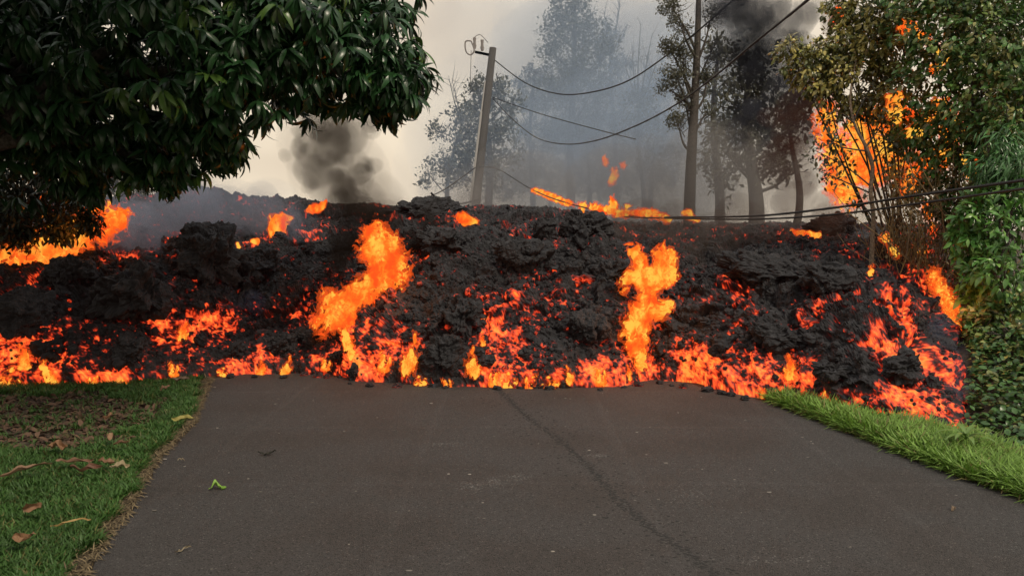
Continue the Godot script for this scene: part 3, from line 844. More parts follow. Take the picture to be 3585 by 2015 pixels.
func build_forest() -> void:
	rng.seed = 301
	var far := [clump_mesh(1, 16, 0.42), clump_mesh(2, 16, 0.36), clump_mesh(3, 13, 0.5)]
	var defs := [
		{"l": "tallest hazy tree with broad ragged crown beyond the power line", "base": Vector3(3.597, 1.954, -48.000), "r": 0.30, "c": 26, "lobes": [Vector4(3.298, 13.991, -48.000, 1.424), Vector4(2.605, 12.967, -48.000, 1.068), Vector4(4.557, 13.553, -49.000, 1.454), Vector4(2.213, 11.836, -47.000, 0.814), Vector4(4.242, 11.711, -48.000, 1.662), Vector4(3.317, 10.335, -48.000, 1.899), Vector4(4.850, 9.928, -47.000, 1.046), Vector4(2.619, 9.530, -48.000, 1.187), Vector4(4.352, 8.635, -49.000, 1.696), Vector4(3.096, 7.566, -48.000, 1.424), Vector4(5.519, 11.948, -47.000, 0.697), Vector4(3.520, 15.804, -48.000, 1.662)]},
		{"l": "hazy tree with forked bare limb beside the tallest tree", "base": Vector3(6.588, 1.983, -52.000), "r": 0.25, "c": 18, "lobes": [Vector4(6.352, 13.791, -52.000, 0.823), Vector4(6.875, 11.809, -52.000, 1.029), Vector4(6.128, 10.565, -52.000, 0.900), Vector4(7.275, 9.816, -52.000, 1.157), Vector4(6.658, 8.063, -52.000, 1.414), Vector4(5.389, 7.812, -52.000, 1.286)], "bare": [Vector3(5.835, 15.270, -52.000), Vector3(6.836, 15.762, -52.000), Vector3(7.352, 14.531, -52.000)]},
		{"l": "dark ragged tree directly behind the utility pole", "base": Vector3(-1.049, 1.880, -38.000), "r": 0.22, "c": 22, "lobes": [Vector4(-1.536, 8.151, -38.000, 0.526), Vector4(-0.703, 8.060, -38.000, 0.658), Vector4(-0.342, 7.481, -39.000, 0.772), Vector4(-1.724, 7.239, -38.000, 0.564), Vector4(-1.635, 6.139, -38.000, 0.714), Vector4(-0.520, 6.139, -38.000, 0.940), Vector4(-2.011, 5.035, -38.000, 0.846), Vector4(-0.440, 5.031, -39.000, 0.964), Vector4(-1.268, 4.296, -38.000, 0.940), Vector4(-2.574, 4.111, -38.000, 0.658)]},
		{"l": "slender hazy tree with long bare trunk beside the mango foliage", "base": Vector3(-3.470, 1.924, -44.000), "r": 0.16, "c": 14, "lobes": [Vector4(-2.749, 7.705, -44.000, 0.544), Vector4(-3.936, 6.856, -44.000, 0.609), Vector4(-2.648, 6.430, -44.000, 0.827), Vector4(-3.731, 5.364, -44.000, 0.870), Vector4(-2.980, 4.508, -44.000, 0.979), Vector4(-4.492, 4.508, -44.000, 0.653)], "bare": [Vector3(-3.233, 9.607, -44.000), Vector3(-3.424, 9.818, -44.000)]},
		{"l": "small round-topped hazy tree among the misty trunks", "base": Vector3(1.158, 1.969, -50.000), "r": 0.2, "c": 18, "lobes": [Vector4(0.584, 10.580, -50.000, 0.495), Vector4(0.414, 9.380, -50.000, 0.692), Vector4(1.386, 10.939, -50.000, 0.742), Vector4(1.511, 9.500, -50.000, 1.039), Vector4(0.782, 7.814, -50.000, 1.236), Vector4(2.004, 7.573, -50.000, 1.236), Vector4(1.029, 5.877, -50.000, 1.360)]},
		{"l": "leafless hazy tree with fine upright twigs", "base": Vector3(7.415, 1.939, -46.000), "r": 0.2, "c": 12, "lobes": [Vector4(7.221, 8.868, -46.000, 0.910), Vector4(7.907, 7.761, -46.000, 1.137), Vector4(6.792, 7.095, -46.000, 1.024), Vector4(8.155, 5.981, -46.000, 1.365)], "bare": [Vector3(6.738, 11.947, -46.000), Vector3(7.216, 13.039, -46.000), Vector3(7.848, 12.384, -46.000), Vector3(8.200, 11.071, -46.000), Vector3(6.348, 10.851, -46.000), Vector3(7.639, 11.290, -46.000)]},
		{"l": "tall straight bark-clad tree with sparse scorched leaves, nearest of the forest", "base": Vector3(4.440, 1.551, -20.000), "r": 0.16, "c": 24, "top": Vector3(4.542, 8.269, -20.000), "near": true, "lobes": [Vector4(3.887, 7.000, -20.000, 0.317), Vector4(4.135, 6.574, -20.000, 0.336), Vector4(3.853, 6.004, -20.000, 0.257), Vector4(4.174, 5.908, -20.000, 0.336), Vector4(4.008, 5.383, -20.000, 0.396), Vector4(3.867, 5.000, -20.000, 0.297), Vector4(4.231, 4.808, -20.000, 0.257), Vector4(4.858, 6.763, -20.000, 0.277), Vector4(4.920, 6.004, -20.000, 0.237), Vector4(4.787, 5.335, -20.000, 0.218), Vector4(4.073, 4.279, -20.000, 0.257), Vector4(4.849, 4.568, -20.000, 0.218)]},
		{"l": "thick dark trunk looming inside the black smoke", "base": Vector3(7.424, 1.539, -25.000), "r": 0.26, "c": 18, "lobes": [Vector4(6.852, 5.430, -25.000, 0.618), Vector4(7.702, 5.550, -25.000, 0.618), Vector4(6.991, 4.586, -25.000, 0.618), Vector4(7.849, 4.465, -25.000, 0.556), Vector4(7.318, 6.389, -25.000, 0.865), Vector4(6.764, 3.738, -25.000, 0.433), Vector4(8.114, 3.617, -25.000, 0.433)], "bare": [Vector3(8.592, 4.102, -25.000), Vector3(8.730, 3.495, -25.000), Vector3(6.514, 3.981, -25.000)]},
		{"l": "thin smoky trunk standing between the black smoke and the big fire", "base": Vector3(6.608, 1.553, -19.000), "r": 0.10, "c": 6, "lobes": [Vector4(6.467, 4.145, -19.000, 0.282), Vector4(6.687, 4.602, -19.000, 0.376)]},
		{"l": "misty tree with drooping mid-height crown behind the burning cable", "base": Vector3(5.490, 2.028, -58.000), "r": 0.25, "c": 20, "lobes": [Vector4(4.034, 7.124, -58.000, 1.721), Vector4(5.450, 7.686, -58.000, 1.721), Vector4(6.879, 6.561, -58.000, 1.721), Vector4(4.896, 5.433, -58.000, 1.721), Vector4(6.609, 4.867, -58.000, 1.434)]},
		{"l": "misty tree with dense crown between burning embers and straight trunk", "base": Vector3(10.411, 2.042, -60.000), "r": 0.25, "c": 20, "lobes": [Vector4(9.119, 11.656, -60.000, 1.484), Vector4(10.861, 12.519, -60.000, 1.780), Vector4(10.017, 9.925, -60.000, 2.077), Vector4(11.498, 8.767, -60.000, 1.780), Vector4(9.172, 7.024, -60.000, 2.077), Vector4(10.951, 5.857, -60.000, 1.780)]},
		{"l": "far pale tree glimpsed below the mango leaves", "base": Vector3(-20.234, 2.322, -42.000), "r": 0.2, "c": 16, "lobes": [Vector4(-20.581, 4.171, -42.000, 0.727), Vector4(-19.763, 3.966, -42.000, 0.789), Vector4(-21.012, 3.658, -42.000, 0.519), Vector4(-19.261, 3.556, -42.000, 0.519)]},
		{"l": "faint tree low behind the lava between smoke columns", "base": Vector3(3.218, 2.072, -64.000), "r": 0.25, "c": 22, "lobes": [Vector4(2.890, 5.829, -64.000, 1.899), Vector4(0.377, 5.517, -64.000, 1.899), Vector4(-1.195, 4.893, -64.000, 1.741), Vector4(8.553, 4.893, -64.000, 1.899)]},
		{"l": "dark hazy tree rising beside the straight bark-clad trunk", "base": Vector3(7.572, 1.821, -30.000), "r": 0.2, "c": 20, "lobes": [Vector4(7.482, 6.628, -30.000, 0.593), Vector4(7.800, 5.328, -30.000, 0.668), Vector4(7.378, 4.312, -30.000, 0.668), Vector4(7.984, 3.436, -30.000, 0.593), Vector4(7.601, 8.062, -30.000, 0.519)]},
	]
	for q in defs:
		var t := thing("forest_tree", q.l, "tree", q.base, "trees behind the lava")
		var base: Vector3 = q.base
		var lobes: Array = q.lobes
		var top := Vector3(lobes[0].x, lobes[0].y, lobes[0].z)
		for l: Vector4 in lobes:
			if l.y > top.y: top = Vector3(l.x, l.y, l.z)
		if q.has("top"): top = q.top
		var trunk := []
		var rad := []
		for i in 9:
			var u := i / 8.0
			var p := base.lerp(Vector3(lerpf(base.x, top.x, u), top.y, top.z), u) + Vector3(sin(u * 5.0 + base.x) * 0.14, 0, cos(u * 4.0) * 0.1) * (1.0 if not q.has("near") else 0.35)
			trunk.append(p - base)
			rad.append(q.r * (1.0 - 0.72 * u))
		put(tube(smooth(trunk, 3), smooth_f(rad, 3), 8), "trunk", mats.bark, t)
		var ends := []
		for l: Vector4 in lobes: ends.append(Vector3(l.x, l.y, l.z))
		if q.has("bare"): ends.append_array(q.bare)
		for e: Vector3 in ends:
			var u := clampf((e.y - base.y) / (top.y - base.y) - rng.randf_range(0.06, 0.2), 0.15, 0.92)
			var a: Vector3 = trunk[int(u * 8)].lerp(trunk[mini(int(u * 8) + 1, 8)], u * 8 - int(u * 8))
			var b := e - base
			var m := a.lerp(b, 0.5) + Vector3(0, -0.06, 0) * a.distance_to(b) + rv(0.1)
			var br := put(tube(smooth([a, m, b], 4), [0.30, 0.28, 0.26, 0.23, 0.2, 0.17, 0.14, 0.1, 0.06].map(func(x): return x * q.r * 0.9), 5), "branch", mats.bark, t)
			# twigs off the branch
			var st := SurfaceTool.new()
			st.begin(Mesh.PRIMITIVE_TRIANGLES)
			for k in 9:
				var s := a.lerp(b, rng.randf_range(0.45, 1.0))
				var en := s + (unit() + Vector3(0, 0.5, 0)) * rng.randf_range(0.4, 1.1) * (0.45 if q.has("near") else 1.0)
				add_tube(st, [s, s.lerp(en, 0.5) + rv(0.06), en], [q.r * 0.09, q.r * 0.06, q.r * 0.02], 3)
			put(st.commit(), "twigs", mats.bark, br).set_meta("kind", "stuff")
		var near: bool = q.has("near")
		for v in 3:
			var xf := []
			var cols := []
			for l: Vector4 in lobes:
				var rr := l.w
				var n := int(q.c * (rr * rr) / (0.9 if not near else 0.10) * 0.55) + 6
				n = mini(n, 260)
				for k in n:
					var o := unit() * pow(rng.randf(), 0.45) * rr * Vector3(1.05, 0.85, 1.0)
					if n_patch.get_noise_3d((l.x + o.x) * 1.1, (l.y + o.y) * 1.1, l.z + o.z) < -0.12: continue
					var s := rng.randf_range(0.28, 0.55) if not near else rng.randf_range(0.09, 0.17)
					xf.append(Transform3D(Basis.from_euler(rv(3.0)).scaled(Vector3.ONE * s), Vector3(l.x, l.y, l.z) + o - base))
					var g := rng.randf_range(0.7, 1.3)
					cols.append(Color(0.092, 0.094, 0.060) * g)
			many(far[v], "crown", mats.dull_leaf, xf, cols, t)

func smooth_f(a: Array, per: int) -> Array:
	var out := []
	for i in a.size() - 1:
		for k in per: out.append(lerpf(a[i], a[i + 1], k / float(per)))
	out.append(a[-1])
	return out

func leafy(t: Node3D, leaves: Array, meshes: Array, m: Material, cols: Array, own: int) -> void:
	# leaves: Transform3D in the thing's space. The ones that stand proudest towards the road are parts of their own.
	var order := range(leaves.size())
	var key := PackedFloat32Array()
	for x in leaves: key.append(x.origin.z + t.position.z - 0.35 * absf(x.origin.x + t.position.x))
	order.sort_custom(func(a, b): return key[a] > key[b])
	var shades := []
	for k in 6:
		var mm: StandardMaterial3D = m.duplicate()
		mm.vertex_color_use_as_albedo = false
		var c: Color = cols[order[k * 7 % order.size()]]
		mm.albedo_color = c.linear_to_srgb()
		shades.append(mm)
	var xf := []
	var cc := []
	for v in meshes.size():
		xf.append([])
		cc.append([])
	for k in order.size():
		var i: int = order[k]
		if k < own:
			put(meshes[i % meshes.size()], "leaf", shades[i % 6], t).transform = leaves[i]
		else:
			xf[i % meshes.size()].append(leaves[i])
			cc[i % meshes.size()].append(cols[i])
	for v in meshes.size():
		if xf[v].size(): many(meshes[v], "crown", m, xf[v], cc[v], t)

func build_mango() -> void:
	rng.seed = 401
	var foot := Vector3(-5.9, 0, -7.6)
	var t := thing("mango_tree", "large mango tree with long drooping glossy green leaves overhanging the road edge", "tree", foot)
	var lobes := [Vector4(-1.505, 3.476, -8.000, 0.673), Vector4(-1.164, 3.075, -7.900, 0.410), Vector4(-1.943, 3.490, -7.600, 0.714), Vector4(-2.542, 3.092, -7.600, 0.714), Vector4(-3.110, 3.440, -7.400, 0.952), Vector4(-3.156, 2.658, -7.900, 0.508), Vector4(-3.949, 2.896, -8.200, 0.811), Vector4(-4.417, 3.361, -8.000, 1.029), Vector4(-5.157, 2.752, -8.600, 0.851), Vector4(-2.624, 4.165, -8.400, 0.997), Vector4(-1.484, 4.226, -8.600, 0.638), Vector4(-4.456, 2.419, -8.600, 0.468), Vector4(-1.993, 3.209, -8.400, 0.499), Vector4(-4.926, 4.226, -8.600, 1.106), Vector4(-3.860, 2.359, -8.400, 0.291), Vector4(-3.491, 2.222, -8.200, 0.182), Vector4(-2.849, 2.478, -8.000, 0.237), Vector4(-5.867, 3.329, -8.400, 1.246), Vector4(-6.2, 4.6, -5.0, 1.5), Vector4(-4.6, 5.2, -5.2, 1.4), Vector4(-7.0, 4.2, -3.2, 1.6), Vector4(-3.2, 5.6, -6.0, 1.3), Vector4(-5.2, 5.8, -3.4, 1.6), Vector4(-7.5, 3.6, -6.5, 1.4), Vector4(-5.6, 3.3, -3.4, 1.7), Vector4(-3.4, 5.4, -3.2, 1.5), Vector4(-5.2, 5.2, -1.2, 2.0), Vector4(-1.9, 5.7, -4.6, 1.3), Vector4(-2.6, 5.2, -5.6, 1.0)]
	var fork := foot + Vector3(0.5, 2.3, -0.2)
	put(tube(smooth([Vector3.ZERO, Vector3(0.1, 0.8, 0), Vector3(0.25, 1.6, -0.1), Vector3(0.5, 2.3, -0.2)], 4), smooth_f([0.34, 0.27, 0.25, 0.24], 4), 12), "trunk", mats.bark, t)
	for l: Vector4 in lobes:
		var e := Vector3(l.x, l.y, l.z)
		var m := fork.lerp(e, 0.5) + Vector3(0, 0.25, 0) + rv(0.2)
		put(tube(smooth([fork - foot, m - foot, e - foot], 5), smooth_f([0.09, 0.06, 0.02], 5), 7), "limb", mats.bark, t)
	var meshes := [leaf_mesh(0.235, 0.052, 1.1, 0.28, 6), leaf_mesh(0.21, 0.047, 0.6, 0.35, 6), leaf_mesh(0.26, 0.052, 1.6, 0.22, 6), leaf_mesh(0.18, 0.042, 0.35, 0.2, 5)]
	var leaves := []
	var cols := []
	var gap := noise(402, 1.1, 2)
	for l: Vector4 in lobes:
		var c := Vector3(l.x, l.y, l.z)
		var n := int(150.0 * l.w * l.w) + 46
		for k in n:
			var out := unit()
			if out.z < -0.55: out.z = -out.z
			var p := c + out * l.w * (rng.randf_range(0.72, 1.0) if k % 4 else rng.randf_range(0.2, 0.7))
			if gap.get_noise_3dv(p) < -0.34: continue
			var axis_dir := (out + Vector3(0, -0.25, 0.1)).normalized()
			var side := axis_dir.cross(Vector3(0.2, 0.9, 0.3)).normalized()
			var other := axis_dir.cross(side)
			var w := rng.randi_range(8, 13)
			var tone := rng.randf_range(0.65, 1.25)
			var fresh := rng.randf() < 0.06
			var a0 := rng.randf() * TAU
			for j in w:
				var a := a0 + j * 2.4
				var rad := side * cos(a) + other * sin(a)
				var d := (axis_dir * rng.randf_range(0.15, 0.8) + rad * rng.randf_range(0.6, 1.0) + Vector3(0, -rng.randf_range(0.2, 1.05), 0)).normalized()
				var up := (Vector3.UP * 0.8 + axis_dir * 0.5 + rv(0.35)).normalized()
				var s := rng.randf_range(0.75, 1.12)
				leaves.append(Transform3D(facing(d, up).scaled(Vector3.ONE * s), p + rad * 0.012 - foot))
				var g := tone * rng.randf_range(0.8, 1.2)
				cols.append(Color(0.075, 0.15, 0.03) * g if fresh else Color(0.021, 0.066, 0.021) * g)
	print("mango leaves ", leaves.size())
	leafy(t, leaves, meshes, mats.leaf, cols, 300)
	# darker small-leaved tree past it, at the edge of the fire
	foot = Vector3(-7.020, 0.693, -9.900)
	foot.y = 0
	t = thing("dark_tree", "dark small-leaved tree silhouetted against fire below the mango", "tree", foot)
	lobes = [Vector4(-5.606, 2.288, -9.700, 0.624), Vector4(-5.961, 1.814, -9.700, 0.528), Vector4(-5.342, 1.767, -9.700, 0.384), Vector4(-5.063, 2.047, -9.600, 0.261), Vector4(-5.878, 1.528, -9.700, 0.173), Vector4(-5.388, 1.600, -9.600, 0.171), Vector4(-6.564, 1.964, -9.900, 0.685), Vector4(-5.031, 1.671, -9.600, 0.166), Vector4(-4.938, 2.335, -9.700, 0.288), Vector4(-6.598, 1.283, -9.900, 0.294)]
	put(tube([Vector3.ZERO, Vector3(0.1, 1.2, 0), Vector3(0.3, 2.4, 0)], [0.2, 0.15, 0.1], 9), "trunk", mats.bark, t)
	for l: Vector4 in lobes:
		put(tube(smooth([Vector3(0.2, 1.6, 0), (Vector3(l.x, l.y, l.z) - foot) * 0.6 + Vector3(0, 0.5, 0), Vector3(l.x, l.y, l.z) - foot], 4), smooth_f([0.05, 0.03, 0.012], 4), 5), "limb", mats.bark, t)
	var ms := [leaf_mesh(0.10, 0.035, 0.6, 0.2, 4), leaf_mesh(0.08, 0.032, 0.3, 0.2, 4)]
	leaves = []
	cols = []
	for l: Vector4 in lobes:
		for k in int(3600.0 * l.w * l.w) + 150:
			var o := unit() * pow(rng.randf(), 0.4) * l.w
			leaves.append(Transform3D(facing(unit() + Vector3(0, -0.6, 0), Vector3.UP + rv(0.6)).scaled(Vector3.ONE * rng.randf_range(0.7, 1.2)), Vector3(l.x, l.y, l.z) + o - foot))
			cols.append(Color(0.022, 0.034, 0.016) * rng.randf_range(0.6, 1.3))
	print("dark tree leaves ", leaves.size())
	leafy(t, leaves, ms, mats.dull_leaf, cols, 0)

func shrub(called: String, label: String, foot: Vector3, lobes: Array, ms: Array, per: float, base: Array, own: int, droop: float, gaps := -0.2) -> Node3D:
	var t := thing(called, label, "shrub" if called != "small_tree" else "tree", foot, "burning shrubbery beside the road")
	var leaves := []
	var cols := []
	var gap := noise(int(foot.x * 100), 1.6, 3)
	for l: Vector4 in lobes:
		var c := Vector3(l.x, l.y, l.z)
		var mid := (c - foot) * 0.55 + Vector3(0, 0.2, 0) + rv(0.15)
		var stem := put(tube(smooth([rv(0.12) * Vector3(1, 0, 1), mid, c - foot], 5), smooth_f([0.018, 0.012, 0.005], 5), 5), "stem", mats.bark, t)
		var st := SurfaceTool.new()
		st.begin(Mesh.PRIMITIVE_TRIANGLES)
		for k in 14:
			var a := mid.lerp(c - foot, rng.randf_range(0.3, 1.0))
			var b := a + (unit() + Vector3(0, 0.2, 0)) * l.w * rng.randf_range(0.5, 1.1)
			add_tube(st, [a, a.lerp(b, 0.5) + rv(0.05), b], [0.006, 0.004, 0.002], 3)
		put(st.commit(), "twigs", mats.bark, stem).set_meta("kind", "stuff")
		for k in int(per * l.w * l.w) + 20:
			var out := unit()
			var p := c + out * l.w * pow(rng.randf(), 0.38) * 1.04
			if gap.get_noise_3dv(p) < gaps: continue
			# a sprig: a few leaves off one twig end
			var ax := (out + Vector3(0, 0.1 - droop, 0.15) + rv(0.5)).normalized()
			var tone := rng.randf_range(0.6, 1.3)
			var cc: Color = base[rng.randi() % base.size()]
			for j in 5:
				var d := (ax + rv(0.85) + Vector3(0, -droop, 0)).normalized()
				leaves.append(Transform3D(facing(d, Vector3(0, 0.8, 0.35) + rv(0.55)).scaled(Vector3.ONE * rng.randf_range(0.65, 1.15)), p + rv(0.045) - foot))
				cols.append(cc * (tone * rng.randf_range(0.75, 1.25)))
	print(called, " leaves ", leaves.size())
	leafy(t, leaves, ms, mats.leaf if own > 0 else mats.dull_leaf, cols, own)
	return t

func build_shrubs() -> void:
	rng.seed = 501
	var olive := [Color(0.30, 0.27, 0.07), Color(0.19, 0.20, 0.055), Color(0.36, 0.31, 0.09), Color(0.11, 0.13, 0.04)]
	var green := [Color(0.085, 0.18, 0.04), Color(0.055, 0.13, 0.03), Color(0.15, 0.22, 0.055), Color(0.22, 0.22, 0.07)]
	var bright := [Color(0.10, 0.25, 0.045), Color(0.07, 0.19, 0.035), Color(0.14, 0.27, 0.06)]
	var oval := [leaf_mesh(0.085, 0.040, 0.5, 0.2, 4), leaf_mesh(0.07, 0.036, 0.9, 0.25, 4)]
	shrub("small_tree", "olive-leaved tree reaching out over the biggest fire", Vector3(5.174, 0.647, -10.400), [Vector4(3.775, 3.692, -10.400, 0.319), Vector4(3.484, 3.843, -10.300, 0.163), Vector4(4.098, 3.890, -10.400, 0.339), Vector4(3.947, 3.400, -10.300, 0.255), Vector4(4.277, 3.505, -10.200, 0.378), Vector4(4.563, 3.846, -10.200, 0.429), Vector4(4.490, 4.236, -10.400, 0.360), Vector4(4.279, 3.178, -10.300, 0.229), Vector4(4.844, 4.259, -10.300, 0.433), Vector4(4.681, 3.310, -10.200, 0.404), Vector4(4.224, 4.410, -10.500, 0.260), Vector4(5.090, 2.980, -10.300, 0.306), Vector4(4.964, 2.281, -10.300, 0.255)], oval, 1500.0, olive, 160, 0.25)
	shrub("dense_shrub", "tall dense dark green shrub with fire showing through its gaps", Vector3(5.531, 0.410, -9.400), [Vector4(4.941, 4.012, -9.700, 0.504), Vector4(5.236, 3.824, -9.300, 0.598), Vector4(5.555, 3.582, -9.000, 0.579), Vector4(5.011, 3.412, -9.700, 0.480), Vector4(5.297, 3.142, -9.200, 0.523), Vector4(5.572, 2.792, -8.900, 0.484), Vector4(5.165, 2.735, -9.500, 0.446), Vector4(4.896, 2.771, -9.800, 0.315), Vector4(5.409, 2.290, -9.100, 0.428), Vector4(5.100, 2.335, -9.700, 0.264), Vector4(5.023, 1.961, -9.800, 0.267), Vector4(5.290, 1.950, -9.500, 0.282), Vector4(5.760, 2.019, -9.000, 0.401), Vector4(6.222, 3.347, -9.600, 0.617), Vector4(6.263, 2.514, -9.600, 0.570), Vector4(6.023, 2.795, -10.000, 0.495), Vector4(6.221, 4.130, -9.800, 0.582), Vector4(6.220, 4.236, -10.600, 0.734), Vector4(6.566, 3.427, -10.600, 0.682), Vector4(5.289, 4.441, -9.600, 0.712), Vector4(4.788, 4.483, -9.900, 0.490)], [leaf_mesh(0.095, 0.042, 0.5, 0.2, 4), leaf_mesh(0.075, 0.038, 0.8, 0.25, 4)], 1100.0, green, 240, 0.15, -0.13)
	shrub("leafy_shrub", "bright green broad-leaved shrub standing in front of the burning thicket", Vector3(5.078, 0.326, -8.400), [Vector4(4.891, 1.744, -8.400, 0.258), Vector4(5.025, 1.540, -8.100, 0.320), Vector4(4.779, 1.455, -8.400, 0.199), Vector4(4.921, 1.146, -8.000, 0.297), Vector4(4.745, 1.621, -8.500, 0.151), Vector4(4.840, 1.087, -8.300, 0.197), Vector4(5.193, 1.905, -8.300, 0.246), Vector4(4.748, 0.840, -8.300, 0.140)], [leaf_mesh(0.12, 0.042, 0.6, 0.2, 4), leaf_mesh(0.10, 0.038, 0.9, 0.25, 4)], 800.0, bright, 240, 0.1)
	shrub("feathery_shrub", "feathery pale green shrub with narrow drooping leaves by the sagging cables", Vector3(5.515, 0.368, -8.700), [Vector4(5.167, 2.492, -8.500, 0.210), Vector4(5.011, 2.244, -8.500, 0.177), Vector4(5.178, 2.229, -8.300, 0.213), Vector4(5.015, 2.544, -8.600, 0.136)], [leaf_mesh(0.15, 0.017, 0.9, 0.15, 5)], 1200.0, [Color(0.065, 0.17, 0.05), Color(0.05, 0.14, 0.035)], 120, 0.5)
	shrub("low_shrub", "low dark green shrub at the foot of the bank", Vector3(4.708, 0.179, -7.400), [Vector4(4.877, 0.691, -7.800, 0.270), Vector4(4.744, 0.667, -8.000, 0.190), Vector4(4.768, 0.477, -7.400, 0.256), Vector4(4.573, 0.521, -7.900, 0.141), Vector4(4.654, 0.432, -7.700, 0.152)], oval, 1100.0, green, 120, 0.1)
	# thin half-burnt tree growing out of the lava in front of the fire
	var foot := Vector3(4.345, 1.136, -9.700)
	var t := thing("thin_tree", "thin crooked pale-barked tree growing from the lava before the fire", "tree", foot)
	var line := [Vector3(4.345, 1.136, -9.700), Vector3(4.348, 1.481, -9.700), Vector3(4.348, 1.767, -9.700), Vector3(4.305, 2.052, -9.700), Vector3(4.320, 2.335, -9.700), Vector3(4.236, 2.571, -9.700), Vector3(4.127, 2.865, -9.800), Vector3(4.110, 3.212, -9.900), Vector3(4.211, 3.659, -10.000)]
	put(tube(smooth(line.map(func(p): return p - foot), 4), smooth_f([0.030, 0.027, 0.025, 0.024, 0.023, 0.020, 0.015, 0.012, 0.007], 4), 8), "trunk", mats.pale_bark, t)
	var leaves := []
	var cols := []
	for b in [[Vector3(4.318, 2.099, -9.700), Vector3(4.006, 2.335, -9.700), Vector3(3.547, 2.571, -9.700), 38], [Vector3(4.301, 2.028, -9.700), Vector3(3.875, 2.188, -9.600), Vector3(3.636, 2.281, -9.600), 20], [Vector3(4.261, 2.524, -9.700), Vector3(3.951, 2.571, -9.700), Vector3(3.782, 2.665, -9.700), 30], [Vector3(4.236, 2.571, -9.700), Vector3(4.394, 2.806, -9.700), Vector3(4.508, 2.946, -9.700), 45], [Vector3(4.127, 2.865, -9.800), Vector3(3.931, 3.007, -9.800), Vector3(3.789, 2.960, -9.800), 30], [Vector3(4.318, 2.383, -9.700), Vector3(4.450, 2.571, -9.700), Vector3(4.570, 2.524, -9.700), 35], [Vector3(4.125, 2.913, -9.800), Vector3(4.260, 3.195, -9.800), Vector3(4.349, 3.383, -9.800), 40], [Vector3(4.339, 1.743, -9.700), Vector3(4.211, 1.886, -9.700), Vector3(4.116, 1.862, -9.700), 14]]:
		put(tube(smooth([b[0] - foot, b[1] - foot, b[2] - foot], 4), smooth_f([0.011, 0.008, 0.003], 4), 5), "branch", mats.bark, t)
		for k in b[3] * 3:
			var u := rng.randf_range(0.45, 1.05)
			var p: Vector3 = b[1].lerp(b[2], u * 2.0 - 1.0) if u > 0.5 else b[0].lerp(b[1], u * 2.0)
			leaves.append(Transform3D(facing(unit() + Vector3(0, -0.3, 0), Vector3.UP + rv(0.6)).scaled(Vector3.ONE * rng.randf_range(0.6, 1.0)), p + rv(0.13) - foot))
			cols.append(Color(0.06, 0.055, 0.02) * rng.randf_range(0.6, 1.5))
	leafy(t, leaves, oval, mats.leaf, cols, 60)
	# dry thicket of dead stems between lava and shrubs
	foot = Vector3(5.022, 0.529, -9.600)
	t = thing("dry_thicket", "tangled brown dry stems smouldering between lava and green shrubs", "thicket", foot)
	for grp in 6:
		var st := SurfaceTool.new()
		st.begin(Mesh.PRIMITIVE_TRIANGLES)
		for k in 42:
			var a := Vector3(rng.randf_range(-0.55, 0.7), rng.randf_range(-0.2, 0.9), rng.randf_range(-0.6, 0.5))
			var b := a + Vector3(rng.randfn(0.0, 0.35), rng.randf_range(0.3, 1.3), rng.randfn(0.0, 0.2))
			var r := rng.randf_range(0.003, 0.010)
			add_tube(st, [a, a.lerp(b, 0.4) + rv(0.1), a.lerp(b, 0.75) + rv(0.1), b], [r, r * 0.9, r * 0.7, r * 0.4], 4)
		put(st.commit(), "stems", std(0.9, lin(0.17 + 0.05 * (grp % 3), 0.115 + 0.035 * (grp % 3), 0.07)), t).set_meta("kind", "stuff")
	var xf := []
	var cc := []
	for k in 5200:
		xf.append(Transform3D(facing(unit() + Vector3(0, -0.5, 0), Vector3.UP + rv(0.7)).scaled(Vector3.ONE * rng.randf_range(0.4, 0.9)), Vector3(rng.randf_range(-0.55, 0.75), rng.randf_range(-0.3, 1.8), rng.randf_range(-0.5, 0.5))))
		cc.append(Color(0.20, 0.145, 0.07) * rng.randf_range(0.4, 1.3))
	many(oval[1], "dead_leaves", mats.dull_leaf, xf, cc, t)
	# creeping ground cover on the bank, and leaf mould beneath
	xf = []
	cc = []
	for k in 26000:
		var z := rng.randf_range(-9.5, -3.2)
		var x := edge_x(RIGHT_EDGE, z) + rng.randf_range(0.75, 3.6)
		if x < lava_edge_x(z) + 0.02 and z < toe_z(x) + 0.1: continue
		var up := n_patch.get_noise_2d(x * 2.0, z * 2.0)
		var y := ground_y(x, z) + rng.randf() * (0.16 + 0.22 * maxf(0.0, up)) * smoothstep(0.7, 1.4, x - edge_x(RIGHT_EDGE, z))
		xf.append(Transform3D(facing(unit() * Vector3(1, 0.35, 1), Vector3(0, 1, 0.2) + rv(0.45)).scaled(Vector3.ONE * rng.randf_range(0.5, 1.0)), Vector3(x, y, z)))
		var g := rng.randf_range(0.5, 1.4)
		cc.append(Color(0.06, 0.135, 0.035) * g if rng.randf() < 0.85 else Color(0.18, 0.21, 0.06) * g)
	tag(many(leaf_mesh(0.075, 0.05, 0.6, 0.15, 4), "ground_cover", mats.leaf, xf, cc), "low creeping leafy vine covering the bank beside the verge", "ground cover", "", "stuff")
	# a young plant with pale arching fronds
	foot = Vector3(3.198, 0.120, -5.568)
	t = thing("young_plant", "small pale green plant with arching leaves at the corner of the lava", "plant", foot)
	for k in 11:
		var a := k * 2.4
		var o := put(leaf_mesh(0.22, 0.035, 1.3, 0.2, 6), "leaf", null, t)
		o.material_override = std(0.45, lin(0.13, 0.22, 0.05))
		o.transform = Transform3D(facing(Vector3(cos(a), 0.9, sin(a)), Vector3(-cos(a), 1.0, -sin(a))), Vector3(0, 0.02 * (k % 3), 0))

# ---------------------------------------------------------------- grass and litter

